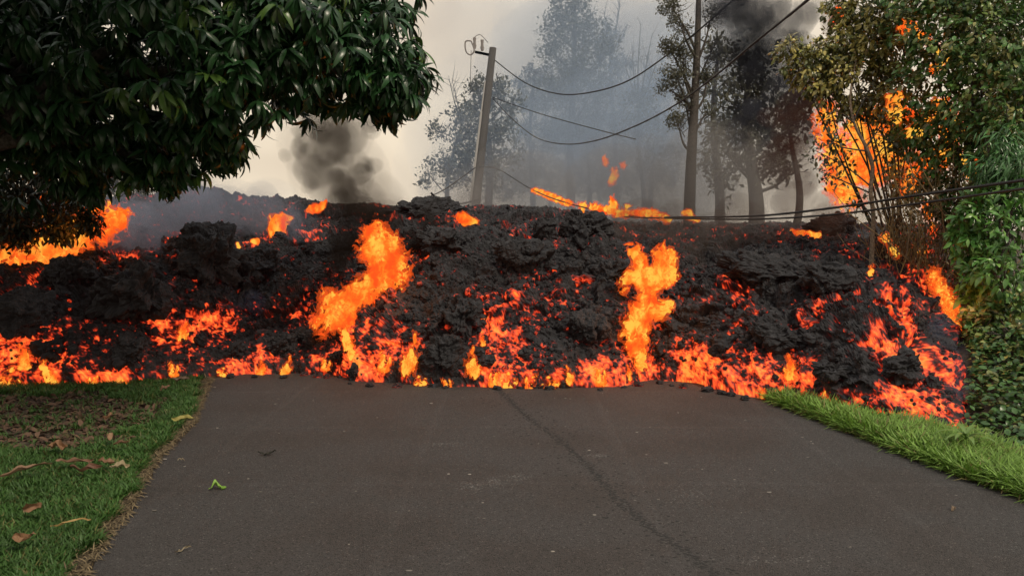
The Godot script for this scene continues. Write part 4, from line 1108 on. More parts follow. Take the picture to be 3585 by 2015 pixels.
func tuft_mesh(s: int, blades: int, h: float, spread: float) -> ArrayMesh:
	var r := RandomNumberGenerator.new()
	r.seed = s
	var st := SurfaceTool.new()
	for i in blades:
		var bl := leaf_mesh(h * r.randf_range(0.6, 1.15), h * 0.055 + 0.0015, r.randf_range(0.3, 1.3), 0.15, 3)
		var a := r.randf() * TAU
		st.append_from(bl, 0, Transform3D(facing(Vector3(cos(a) * 0.55, 1.0, sin(a) * 0.55), Vector3(-cos(a), 0.5, -sin(a))), Vector3(r.randf_range(-1, 1), 0, r.randf_range(-1, 1)) * spread))
	return st.commit()

func build_grass() -> void:
	rng.seed = 601
	var short := [tuft_mesh(1, 8, 0.085, 0.03), tuft_mesh(2, 8, 0.07, 0.03), tuft_mesh(3, 7, 0.10, 0.025)]
	var xf := [[], [], []]
	var cc := [[], [], []]
	var dry := []
	var dcol := []
	var pn := noise(61, 0.9, 3)
	var mulch: Vector3 = Vector3(-3.937, 0.000, -6.659)
	var litter := []
	var lcol := []
	for k in 52000:
		var z := rng.randf_range(-8.9, -2.0)
		var off := rng.randf()
		off = off * off * 3.6
		var x := edge_x(LEFT_EDGE, z) - off
		if z < toe_z(x) - 0.05: continue
		var bare := Vector2((x - mulch.x) / 1.35, (z - mulch.z) / 1.05).length() + 0.5 * pn.get_noise_2d(x * 1.5, z * 1.5)
		var p := Vector3(x, ground_y(x, z), z)
		var edge := off < 0.10 + 0.10 * pn.get_noise_2d(x * 0.4 + 9.0, z * 2.2)
		if bare < 0.95 and off > 0.3:
			if rng.randf() < 0.42 - 0.0:
				litter.append(Transform3D(facing(unit() * Vector3(1, 0.25, 1), Vector3.UP + rv(0.5)).scaled(Vector3.ONE * rng.randf_range(0.5, 1.2)), p + Vector3(0, rng.randf() * 0.02, 0)))
				var g := rng.randf_range(0.35, 1.3)
				lcol.append(Color(0.115, 0.068, 0.043) * g)
			if rng.randf() > 0.08: continue
		if edge:
			if rng.randf() < 0.5:
				dry.append(Transform3D(facing(unit() * Vector3(1, 0.15, 1), Vector3.UP).scaled(Vector3.ONE * rng.randf_range(0.5, 1.3)), p + Vector3(0, 0.02 + rng.randf() * 0.012, 0)))
				var g := rng.randf_range(0.5, 1.3)
				dcol.append(Color(0.20, 0.155, 0.085) * g)
			continue
		var i := k % 3
		var b := Basis(Vector3.UP, rng.randf() * TAU).rotated(Vector3.RIGHT, rng.randf_range(-0.25, 0.25)).scaled(Vector3.ONE * rng.randf_range(0.6, 1.15))
		xf[i].append(Transform3D(b, p))
		var g := rng.randf_range(0.7, 1.3) * (1.0 + 0.3 * pn.get_noise_2d(x, z))
		cc[i].append(Color(0.050, 0.125, 0.022) * g if rng.randf() < 0.93 else Color(0.16, 0.15, 0.05) * g)
	var t := thing("grass", "short mown lawn grass under the mango tree", "grass", Vector3.ZERO, "", "stuff")
	for i in 3: many(short[i], "tufts", mats.grass, xf[i], cc[i], t)
	tag(many(leaf_mesh(0.05, 0.006, 0.5, 0.1, 3), "straw", mats.dry, dry, dcol), "dry straw and dead grass along the lawn edge of the asphalt", "straw", "", "stuff")
	tag(many(leaf_mesh(0.085, 0.035, 0.8, 0.4, 4), "leaf_litter", mats.dry, litter, lcol), "brown dead leaf litter on bare ground in the lawn", "leaf litter", "", "stuff")
	# taller verge on the other side
	var tall := [tuft_mesh(4, 8, 0.17, 0.03), tuft_mesh(5, 8, 0.14, 0.035), tuft_mesh(6, 7, 0.19, 0.03)]
	xf = [[], [], []]
	cc = [[], [], []]
	dry = []
	dcol = []
	for k in 20000:
		var z := rng.randf_range(-8.2, -2.5)
		var wide := 0.62 + 0.2 * pn.get_noise_2d(3.0, z)
		var off := rng.randf()
		var x := edge_x(RIGHT_EDGE, z) + 0.02 + off * wide
		if z < toe_z(x) - 0.03: continue
		var p := Vector3(x, ground_y(x, z), z)
		if off < 0.12 and rng.randf() < 0.5:
			dry.append(Transform3D(facing(unit() * Vector3(1, 0.3, 1), Vector3.UP).scaled(Vector3.ONE * rng.randf_range(0.6, 1.6)), p + Vector3(-0.02, 0.02 + rng.randf() * 0.03, 0)))
			dcol.append(Color(0.26, 0.20, 0.09) * rng.randf_range(0.4, 1.3))
			continue
		var i := k % 3
		var b := Basis(Vector3.UP, rng.randf() * TAU).rotated(Vector3.BACK, rng.randf_range(-0.1, 0.4)).scaled(Vector3.ONE * rng.randf_range(0.55, 1.1))
		xf[i].append(Transform3D(b, p))
		var g := rng.randf_range(0.7, 1.3)
		cc[i].append(Color(0.20, 0.35, 0.06) * g if rng.randf() < 0.94 else Color(0.24, 0.21, 0.08) * g)
	t = thing("verge_grass", "taller bright green grass strip along the curb-less road edge below the bank", "grass", Vector3.ZERO, "", "stuff")
	for i in 3: many(tall[i], "tufts", mats.grass, xf[i], cc[i], t)
	tag(many(leaf_mesh(0.06, 0.006, 0.6, 0.1, 3), "straw", mats.dry, dry, dcol), "dry straw fringe beneath the taller verge grass", "straw", "", "stuff")

func withered(l: float, w: float, curl: float) -> ArrayMesh:
	# dead leaf: buckled, twisted, with a torn-looking uneven margin
	var nn := noise(rng.randi() % 9999, 0.42, 2)
	var v := PackedVector3Array()
	var idx := PackedInt32Array()
	var segs := 14
	for i in segs + 1:
		var u := i / float(segs)
		var c := Vector3(l * u, curl * l * 0.22 * (u - 0.5) * (u - 0.5) * 2.0 + 0.025 * nn.get_noise_2d(u * 4.0, 3.0), 0.18 * l * nn.get_noise_2d(u * 3.0, 40.0))
		var tw := curl * 0.9 * nn.get_noise_2d(u * 2.0, 80.0) * 2.0
		for k in 5:
			var s := (k - 2) / 2.0
			var half := w * 0.5 * pow(sin(PI * clampf(u * 0.96 + 0.02, 0.0, 1.0)), 0.7) * (1.0 + 0.5 * nn.get_noise_2d(u * 7.0, s * 20.0))
			var y := absf(s) * absf(s) * half * (0.5 + 0.6 * curl) + 0.012 * nn.get_noise_3d(u * 6.0, s * 2.0, 9.0)
			v.append(c + Vector3(0, y, s * half).rotated(Vector3.RIGHT, tw))
	for i in segs:
		for k in 4:
			var a := i * 5 + k
			idx.append_array([a, a + 5, a + 1, a + 1, a + 5, a + 6])
	return arrays(v, idx)

func build_litter() -> void:
	rng.seed = 701
	var list := [
		[Vector3(-1.799, 0.000, -4.803), 0.12, 0.055, Color(0.20, 0.36, 0.06), 0.5, "fresh green leaf lying alone on the asphalt", 0.2],
		[Vector3(-1.725, 0.000, -5.559), 0.15, 0.03, Color(0.03, 0.03, 0.022), 0.1, "dark shrivelled leaf on the asphalt", 0.3],
		[Vector3(-2.635, 0.000, -6.349), 0.20, 0.05, Color(0.30, 0.27, 0.08), 0.1, "yellow leaf poking from the lawn onto the asphalt", 0.4],
		[Vector3(-3.178, 0.000, -5.519), 0.16, 0.07, Color(0.22, 0.12, 0.06), 0.2, "curled tan leaf between mulch and lawn", 1.2],
		[Vector3(-2.586, 0.000, -4.296), 0.20, 0.05, Color(0.24, 0.13, 0.07), -0.4, "tan brown leaf at the lowest part of the lawn", 0.8],
		[Vector3(-2.403, 0.000, -3.849), 0.13, 0.05, Color(0.22, 0.12, 0.06), 0.2, "small tan leaf beside a dry stick in the lawn", 0.8],
		[Vector3(-2.854, 0.000, -5.128), 0.26, 0.04, Color(0.22, 0.12, 0.075), 0.5, "long twisted brown leaf in mid lawn", 0.9],
		[Vector3(-2.711, 0.000, -5.005), 0.22, 0.06, Color(0.13, 0.06, 0.035), 0.35, "dark red-brown leaf beside the twisted one", 0.6],
		[Vector3(-3.031, 0.000, -4.886), 0.34, 0.05, Color(0.20, 0.12, 0.07), 0.6, "long pale brown dead frond at the mulch edge", 0.5],
		[Vector3(-2.875, 0.000, -5.722), 0.12, 0.05, Color(0.26, 0.16, 0.09), 1.9, "small upright tan leaf in the lawn", 0.7],
		[Vector3(-2.781, 0.000, -5.619), 0.13, 0.05, Color(0.13, 0.065, 0.035), 0.0, "brown leaf leaning on the small tan leaf", 0.7],
		[Vector3(-2.652, 0.000, -5.154), 0.12, 0.05, Color(0.20, 0.11, 0.06), 0.1, "short brown leaf tip beside the dark red-brown leaf", 0.7],
		[Vector3(-3.266, 0.000, -6.388), 0.10, 0.05, Color(0.24, 0.13, 0.07), 0.7, "orange-brown leaf at the shaded end of the lawn", 0.7],
		[Vector3(-2.516, 0.000, -5.045), 0.14, 0.06, Color(0.34, 0.28, 0.17), 0.4, "bleached straw clump in the lawn", 1.1],
		[Vector3(-3.341, 0.000, -8.014), 0.22, 0.06, Color(0.15, 0.10, 0.07), 0.1, "grey-brown leaf near the lava at the lawn corner", 0.5],
		[Vector3(-3.295, 0.000, -7.536), 0.12, 0.05, Color(0.22, 0.13, 0.08), 0.4, "tan leaf scrap below the grey-brown leaf", 0.9],
		[Vector3(-2.289, 0.000, -4.052), 0.22, 0.02, Color(0.36, 0.24, 0.09), 0.5, "straight yellow-brown straw stick in the lawn", 0.1],
		[Vector3(2.510, 0.000, -4.451), 0.035, 0.025, Color(0.42, 0.32, 0.22), 0.4, "tiny tan pebble-like scrap on bare asphalt", 0.8],
		[Vector3(-2.265, 0.000, -5.395), 0.05, 0.02, Color(0.36, 0.30, 0.2), 0.4, "pale dry scrap on the dirty road edge", 0.6],
		[Vector3(-1.620, 0.000, -3.849), 0.10, 0.012, Color(0.30, 0.26, 0.18), 0.7, "thin pale twig on the asphalt near the lawn", 0.6],
	]
	for q in list:
		var m := withered(q[1] * 0.85, q[2] * 0.85, q[6])
		var o := put(m, "fallen_leaf", null)
		var mat := std(0.7, lin(q[3].r, q[3].g, q[3].b))
		if q[3].g > q[3].r: 
			mat.roughness = 0.4
		o.material_override = mat
		var p: Vector3 = q[0]
		var onroad: bool = p.x > edge_x(LEFT_EDGE, p.z)
		p.y = 0.02 if onroad else 0.075
		o.position = p + Vector3(-q[1] * 0.45, 0, 0)
		o.basis = Basis(Vector3.UP, q[4]) * Basis(Vector3.RIGHT, rng.randf_range(-0.2, 0.7)) * Basis(Vector3.BACK, rng.randf_range(-0.1, 0.15))
		tag(o, q[5], "leaf", "fallen leaves")


# ---------------------------------------------------------------- flames

func flame_meshes(chains: Array, cell: float, s: int, amp: float, freq: float, hot: float) -> Array:
	# closed surface of a noise-torn union of tapered capsules (Vector4: point and radius), meshed as surface nets;
	# [bright body, thin outer veil]
	var lo := Vector3.INF
	var hi := -Vector3.INF
	for ch in chains:
		for p: Vector4 in ch:
			var r := p.w + amp * 1.1
			lo = lo.min(Vector3(p.x - r, p.y - r, p.z - r))
			hi = hi.max(Vector3(p.x + r, p.y + r, p.z + r))
	lo -= Vector3.ONE * cell * 2.0
	hi += Vector3.ONE * cell * 2.0
	var nx := int((hi.x - lo.x) / cell) + 1
	var ny := int((hi.y - lo.y) / cell) + 1
	var nz := int((hi.z - lo.z) / cell) + 1
	var n1 := noise(s, freq, 5)
	n1.fractal_gain = 0.62
	var n2 := noise(s + 7, freq * 0.55, 2)
	var n3 := noise(s + 3, freq * 1.1, 3)
	var f := PackedFloat32Array()
	f.resize(nx * ny * nz)
	var i := 0
	for z in nz:
		for y in ny:
			for x in nx:
				var p := lo + Vector3(x, y, z) * cell
				var d := 1e9
				for ch in chains:
					for k in ch.size() - 1:
						var a: Vector4 = ch[k]
						var b: Vector4 = ch[k + 1]
						var ab := Vector3(b.x - a.x, b.y - a.y, b.z - a.z)
						var ap := Vector3(p.x - a.x, p.y - a.y, p.z - a.z)
						var h := clampf(ap.dot(ab) / maxf(ab.length_squared(), 1e-9), 0.0, 1.0)
						var dd := (ap - ab * h).length() - lerpf(a.w, b.w, h)
						if dd < d: d = dd
				if d < amp * 1.5 + cell:
					var w := Vector3(n2.get_noise_3dv(p), 0.6 * n2.get_noise_3d(p.x + 9.0, p.y, p.z), n2.get_noise_3d(p.x, p.y, p.z + 9.0)) * (amp * 1.6)
					var q := p + w
					q.y *= 0.62
					d += amp * 1.35 * n1.get_noise_3dv(q)
				f[i] = d
				i += 1
	var out := []
	for pass_ in 2:
		var iso := 0.0 if pass_ == 0 else amp * 0.30
		var ids := PackedInt32Array()
		ids.resize(nx * ny * nz)
		ids.fill(-1)
		var v := PackedVector3Array()
		var col := PackedColorArray()
		var idx := PackedInt32Array()
		var sx := 1
		var sy := nx
		var sz := nx * ny
		var corner := [0, sx, sy, sx + sy, sz, sz + sx, sz + sy, sz + sx + sy]
		var edges := [[0, 1], [2, 3], [4, 5], [6, 7], [0, 2], [1, 3], [4, 6], [5, 7], [0, 4], [1, 5], [2, 6], [3, 7]]
		for z in nz - 1:
			for y in ny - 1:
				for x in nx - 1:
					var at := x + y * sy + z * sz
					var c0 := f[at] < iso
					if (f[at + 1] < iso) == c0 and (f[at + sy] < iso) == c0 and (f[at + sy + 1] < iso) == c0 and (f[at + sz] < iso) == c0 and (f[at + sz + 1] < iso) == c0 and (f[at + sz + sy] < iso) == c0 and (f[at + sz + sy + 1] < iso) == c0:
						continue
					var sum := Vector3.ZERO
					var n := 0
					for e in edges:
						var fa := f[at + corner[e[0]]] - iso
						var fb := f[at + corner[e[1]]] - iso
						if (fa < 0.0) != (fb < 0.0):
							var u := fa / (fa - fb)
							var pa := Vector3(e[0] & 1, (e[0] >> 1) & 1, e[0] >> 2)
							var pb := Vector3(e[1] & 1, (e[1] >> 1) & 1, e[1] >> 2)
							sum += pa.lerp(pb, u)
							n += 1
					var p := lo + (Vector3(x, y, z) + sum / n) * cell
					ids[at] = v.size()
					v.append(p)
					var m := clampf(hot + 0.85 * n3.get_noise_3d(p.x, p.y * 0.55, p.z) + 0.95 * n3.get_noise_3d(p.x * 0.4 + 7.0, p.y * 0.3, p.z * 0.4), 0.0, 1.0)
					var c := Color(1.0, 0.085, 0.012).lerp(Color(1.0, 0.24, 0.022), clampf(m * 2.0, 0.0, 1.0)).lerp(Color(1.0, 0.60, 0.075), clampf(m * 2.0 - 1.0, 0.0, 1.0))
					if pass_ == 1: c = Color(0.9, 0.10, 0.014, 0.20)
					col.append(c)
		for z in range(1, nz - 1):
			for y in range(1, ny - 1):
				for x in range(1, nx - 1):
					var at := x + y * sy + z * sz
					var a := f[at] < iso
					for ax in 3:
						var step: int = [sx, sy, sz][ax]
						if (f[at + step] < iso) == a: continue
						var p: int = [sy, sz, sx][ax]
						var q: int = [sz, sx, sy][ax]
						var k0 := ids[at]
						var k1 := ids[at - p]
						var k2 := ids[at - p - q]
						var k3 := ids[at - q]
						if k0 < 0 or k1 < 0 or k2 < 0 or k3 < 0: continue
						if a: idx.append_array([k0, k2, k1, k0, k3, k2])
						else: idx.append_array([k0, k1, k2, k0, k2, k3])
		out.append(arrays(v, idx, null, col) if idx.size() else null)
	return out

func flame(label: String, chains: Array, cell: float, s: int, amp: float, freq: float, hot := 0.5, group := "tall flames", glow := 0.0) -> Node3D:
	var foot := Vector3(chains[0][0].x, chains[0][0].y, chains[0][0].z)
	var local := []
	for ch in chains:
		local.append(ch.map(func(p): return Vector4(p.x - foot.x, p.y - foot.y, p.z - foot.z, p.w)))
	var t := thing("flame", label, "flame", foot, group)
	var m := flame_meshes(local, cell, s, amp, freq, hot)
	if m[0]: put(m[0], "flame_body", mats.flame, t)
	if m[1]: put(m[1], "flame_veil", mats.flame_veil, t)
	if glow > 0.0:
		var o := OmniLight3D.new()
		o.name = "flame_light"
		o.light_color = Color(1.0, 0.55, 0.22)
		o.light_energy = glow
		o.light_size = 0.25
		o.omni_range = 12.0
		o.omni_attenuation = 2.0
		o.shadow_enabled = true
		t.add_child(o)
		var mid: Vector4 = local[0][local[0].size() / 2]
		o.position = Vector3(mid.x, mid.y, mid.z + mid.w + 0.3)
	return t

func build_flames() -> void:
	flame("tall leaning orange flame rising off the slope into black smoke", [[Vector4(-2.036, 0.570, -8.650, 0.043), Vector4(-1.862, 0.667, -8.750, 0.113), Vector4(-1.683, 0.789, -8.850, 0.149), Vector4(-1.478, 0.958, -8.950, 0.115), Vector4(-1.356, 1.136, -8.950, 0.115), Vector4(-1.467, 1.332, -9.050, 0.152), Vector4(-1.532, 1.489, -9.050, 0.090), Vector4(-1.531, 1.600, -9.050, 0.022)], [Vector4(-1.968, 0.798, -8.750, 0.035), Vector4(-1.862, 0.667, -8.750, 0.095)], [Vector4(-1.356, 1.092, -8.950, 0.124), Vector4(-1.275, 1.247, -8.950, 0.062)]], 0.0135, 901, 0.19, 6.2, 0.40, "tall flames", 0.25)
	flame("tall forked yellow flame beside the tilted slab", [[Vector4(1.342, 0.208, -8.220, 0.016), Vector4(1.300, 0.353, -8.220, 0.049), Vector4(1.284, 0.494, -8.400, 0.116), Vector4(1.345, 0.663, -8.400, 0.125), Vector4(1.427, 0.810, -8.400, 0.066), Vector4(1.442, 0.927, -8.500, 0.067), Vector4(1.407, 1.075, -8.500, 0.101), Vector4(1.363, 1.244, -8.500, 0.050), Vector4(1.311, 1.349, -8.500, 0.025)], [Vector4(1.441, 0.991, -8.500, 0.084), Vector4(1.587, 1.117, -8.500, 0.118), Vector4(1.614, 1.286, -8.500, 0.084), Vector4(1.596, 1.370, -8.500, 0.034)], [Vector4(1.387, 0.663, -8.400, 0.066), Vector4(1.594, 0.768, -8.400, 0.058), Vector4(1.669, 0.810, -8.400, 0.025)], [Vector4(1.271, 1.117, -8.500, 0.034), Vector4(1.189, 0.991, -8.500, 0.017)]], 0.0125, 911, 0.105, 8.0, 0.62, "tall flames", 0.25)
	flame("big orange fireball roaring behind the thin tree and the shrubs", [[Vector4(5.195, 2.117, -12.400, 0.109), Vector4(5.096, 2.359, -12.400, 0.182), Vector4(4.996, 2.661, -12.400, 0.136), Vector4(4.835, 2.961, -12.400, 0.091), Vector4(4.784, 3.261, -12.400, 0.055), Vector4(4.838, 3.470, -12.400, 0.027)], [Vector4(5.125, 2.419, -12.400, 0.182), Vector4(5.484, 2.600, -12.400, 0.227), Vector4(5.846, 2.661, -12.400, 0.155), Vector4(6.058, 2.691, -12.400, 0.072)], [Vector4(5.356, 2.781, -12.400, 0.109), Vector4(5.284, 3.141, -12.400, 0.118), Vector4(5.525, 3.201, -12.400, 0.136), Vector4(5.680, 3.081, -12.400, 0.072)], [Vector4(5.547, 2.540, -12.400, 0.182), Vector4(5.715, 2.961, -12.400, 0.091)]], 0.021, 921, 0.24, 4.6, 0.74, "tall flames", 0.5)
	flame("wide flame sheet burning under the dark tree", [[Vector4(-6.198, 1.074, -9.950, 0.069), Vector4(-5.945, 1.222, -9.950, 0.167), Vector4(-5.693, 1.370, -9.950, 0.167), Vector4(-5.492, 1.468, -9.950, 0.108), Vector4(-5.243, 1.566, -9.950, 0.118), Vector4(-5.091, 1.688, -9.950, 0.118), Vector4(-4.918, 1.722, -9.950, 0.089), Vector4(-4.820, 1.712, -9.950, 0.039)], [Vector4(-5.851, 1.124, -9.950, 0.118), Vector4(-5.889, 1.370, -9.950, 0.118)], [Vector4(-6.276, 0.976, -9.950, 0.059), Vector4(-6.248, 1.271, -9.950, 0.039)]], 0.02, 931, 0.20, 4.8, 0.5, "tall flames", 0.25)
	flame("small orange flame inside the dark tree's crown", [[Vector4(-5.992, 2.004, -10.300, 0.041), Vector4(-5.889, 2.054, -10.300, 0.061), Vector4(-5.837, 2.080, -10.300, 0.031)]], 0.022, 935, 0.06, 6.0, 0.5, "tall flames")
	flame("low orange flame on the crest beneath the power pole", [[Vector4(-0.876, 1.659, -12.000, 0.071), Vector4(-0.727, 1.718, -12.000, 0.107), Vector4(-0.580, 1.677, -12.000, 0.071)], [Vector4(-0.462, 1.582, -12.000, 0.024), Vector4(-0.373, 1.570, -12.000, 0.030)]], 0.02, 941, 0.08, 6.5, 0.42, "flames on the lava crest")
	flame("orange flame in a hollow beyond the dome boulder", [[Vector4(-3.423, 1.514, -11.600, 0.057), Vector4(-3.364, 1.629, -11.600, 0.126), Vector4(-3.390, 1.743, -11.600, 0.069), Vector4(-3.189, 1.754, -11.600, 0.034)], [Vector4(-3.366, 1.503, -11.600, 0.103), Vector4(-3.137, 1.503, -11.600, 0.046)]], 0.02, 951, 0.075, 6.0, 0.42, "flames on the lava crest")
	flame("thin streak of orange flame below the black smoke column", [[Vector4(-3.410, 1.898, -13.500, 0.040), Vector4(-3.277, 1.931, -13.500, 0.067), Vector4(-3.163, 1.998, -13.500, 0.040), Vector4(-3.108, 2.064, -13.500, 0.020)]], 0.02, 955, 0.06, 7.0, 0.35, "flames on the lava crest")
	flame("small orange flame at the shoulder of the dome boulder", [[Vector4(-3.603, 1.355, -10.600, 0.026), Vector4(-3.623, 1.396, -10.600, 0.016)], [Vector4(-3.429, 1.435, -10.800, 0.043), Vector4(-3.498, 1.435, -10.800, 0.021)]], 0.016, 957, 0.03, 9.0, 0.55, "flames on the lava crest")
	flame("yellow flame patch on the lava below the sagging cables", [[Vector4(4.306, 1.569, -12.400, 0.031), Vector4(4.448, 1.521, -12.400, 0.061), Vector4(4.602, 1.484, -12.400, 0.067), Vector4(4.724, 1.508, -12.400, 0.037)]], 0.02, 961, 0.055, 8.0, 0.75, "flames on the lava crest")
	flame("distant orange embers burning in the misty forest", [[Vector4(3.669, 3.349, -30.000, 0.104), Vector4(3.784, 3.582, -30.000, 0.134), Vector4(3.826, 3.802, -30.000, 0.074)], [Vector4(4.120, 3.904, -30.000, 0.089), Vector4(4.090, 3.962, -30.000, 0.045)], [Vector4(3.471, 4.020, -30.000, 0.045), Vector4(3.411, 4.239, -30.000, 0.030)]], 0.045, 965, 0.16, 3.5, 0.45, "flames on the lava crest")
	flame("flame hidden behind the tilted slab", [[Vector4(1.425, 1.302, -10.600, 0.052), Vector4(1.556, 1.334, -10.600, 0.063), Vector4(1.661, 1.302, -10.600, 0.031)]], 0.018, 967, 0.05, 7.0, 0.4, "flames on the lava crest")
	# the burning length of the cable
	flame("straight strip of fire along the burning cable near the pole", [[Vector4(0.511, 2.561, -20.000, 0.037), Vector4(0.855, 2.369, -18.900, 0.047), Vector4(1.150, 2.182, -17.700, 0.044), Vector4(1.272, 2.109, -17.000, 0.021)]], 0.026, 971, 0.085, 7.0, 0.72, "fire along the cable")
	flame("ragged middle tuft of fire dripping from the burning cable", [[Vector4(1.381, 2.119, -16.800, 0.021), Vector4(1.494, 2.046, -16.500, 0.051), Vector4(1.438, 1.948, -16.500, 0.016)]], 0.024, 973, 0.085, 7.0, 0.6, "fire along the cable")
	flame("longest run of fire on the burning cable with a raised tongue", [[Vector4(1.591, 2.032, -16.000, 0.044), Vector4(1.835, 1.940, -15.400, 0.047), Vector4(2.070, 1.871, -14.900, 0.041), Vector4(2.268, 1.881, -14.300, 0.040), Vector4(2.443, 1.836, -13.700, 0.042), Vector4(2.550, 1.762, -13.200, 0.037)], [Vector4(1.899, 1.938, -15.300, 0.056), Vector4(1.935, 2.073, -15.300, 0.047), Vector4(1.896, 2.185, -15.300, 0.014)], [Vector4(2.105, 1.966, -14.900, 0.027), Vector4(2.156, 2.017, -14.900, 0.018)]], 0.024, 975, 0.10, 7.0, 0.62, "fire along the cable")
	flame("last small knot of fire at the end of the burning cable", [[Vector4(2.736, 1.858, -12.800, 0.039), Vector4(2.796, 1.856, -12.700, 0.031)], [Vector4(2.775, 1.770, -12.800, 0.023), Vector4(2.908, 1.741, -12.500, 0.019)]], 0.02, 977, 0.06, 7.0, 0.7, "fire along the cable")
	# fire inside the shrubbery
	var behind := [
		["upper fire behind the dense shrub by the olive tree", [[Vector4(4.826, 4.136, -10.100, 0.040), Vector4(4.952, 4.040, -10.100, 0.050), Vector4(5.078, 3.944, -10.100, 0.030)], [Vector4(5.203, 3.872, -10.100, 0.035), Vector4(5.308, 3.679, -10.100, 0.040), Vector4(5.215, 3.559, -10.100, 0.025)]], 981],
		["fire behind the middle of the dense shrub", [[Vector4(4.618, 3.172, -9.950, 0.089), Vector4(4.697, 2.981, -9.950, 0.079), Vector4(4.865, 3.029, -9.950, 0.069)], [Vector4(4.971, 2.789, -9.950, 0.089), Vector4(5.112, 2.933, -9.950, 0.069)]], 983],
		["deep fire glimpsed in the heart of the dense shrub", [[Vector4(5.228, 3.076, -9.950, 0.098), Vector4(5.409, 2.789, -9.950, 0.108), Vector4(5.277, 2.451, -9.950, 0.108)], [Vector4(5.520, 2.451, -9.950, 0.079), Vector4(5.624, 2.306, -9.950, 0.069)], [Vector4(5.085, 2.354, -9.950, 0.098), Vector4(4.897, 2.161, -9.950, 0.108)]], 985],
		["low fire at the foot of the dense shrub beneath the cables", [[Vector4(5.334, 1.881, -10.400, 0.036), Vector4(5.400, 1.473, -10.300, 0.031), Vector4(5.204, 1.270, -10.300, 0.020)], [Vector4(4.627, 1.478, -9.950, 0.020), Vector4(4.781, 1.281, -9.950, 0.015)]], 987]]
	for b in behind:
		flame(b[0], b[1], 0.024, b[2], 0.10, 4.6, 0.55, "fire inside the shrubbery")
	flame("column of fire climbing a burning vine at the lava margin", [[Vector4(4.576, 0.508, -8.300, 0.022), Vector4(4.529, 0.632, -8.300, 0.022), Vector4(4.593, 0.752, -8.350, 0.026), Vector4(4.553, 0.872, -8.400, 0.022), Vector4(4.518, 0.991, -8.500, 0.019), Vector4(4.524, 1.111, -8.600, 0.009)], [Vector4(4.528, 0.674, -8.300, 0.018), Vector4(4.629, 0.508, -8.300, 0.011)]], 0.0125, 991, 0.14, 13.0, 0.62, "fire inside the shrubbery", 0.12)
	flame("dull red flame high in the smoke beside the olive tree", [[Vector4(4.973, 4.780, -12.500, 0.074), Vector4(5.031, 4.851, -12.500, 0.099), Vector4(4.969, 4.916, -12.500, 0.037)]], 0.028, 993, 0.10, 5.0, 0.05, "fire inside the shrubbery")
	# low licks: a few shapes, each repeated
	var shapes := []
	var sk := [[[Vector4(0, 0, 0, 0.035), Vector4(0.01, 0.07, 0, 0.04), Vector4(-0.01, 0.15, 0, 0.022), Vector4(0.02, 0.22, 0, 0.006)]],
		[[Vector4(0, 0, 0, 0.02), Vector4(0.02, 0.10, 0, 0.022), Vector4(0.05, 0.18, 0, 0.012), Vector4(0.04, 0.25, 0, 0.003)], [Vector4(0.04, 0, 0, 0.018), Vector4(0.06, 0.07, 0, 0.01), Vector4(0.07, 0.11, 0, 0.003)]],
		[[Vector4(-0.05, 0, 0, 0.018), Vector4(-0.07, 0.08, 0, 0.016), Vector4(-0.06, 0.14, 0, 0.004)], [Vector4(0.02, 0, 0, 0.03), Vector4(0.03, 0.06, 0, 0.026), Vector4(0.05, 0.13, 0, 0.012), Vector4(0.09, 0.17, 0, 0.003)]],
		[[Vector4(0, 0, 0, 0.03), Vector4(0.05, 0.08, 0, 0.04), Vector4(0.08, 0.16, 0, 0.03), Vector4(0.12, 0.25, 0, 0.012), Vector4(0.14, 0.32, 0, 0.004)]],
		[[Vector4(-0.03, 0, 0, 0.02), Vector4(-0.05, 0.06, 0, 0.02), Vector4(-0.03, 0.11, 0, 0.004)], [Vector4(0.01, 0, 0, 0.02), Vector4(0.0, 0.08, 0, 0.018), Vector4(0.02, 0.15, 0, 0.003)], [Vector4(0.06, 0, 0, 0.018), Vector4(0.07, 0.05, 0, 0.012), Vector4(0.09, 0.09, 0, 0.003)]]]
	for i in sk.size():
		shapes.append(flame_meshes(sk[i], 0.0075, 1001 + i * 11, 0.058, 11.0, 0.68))
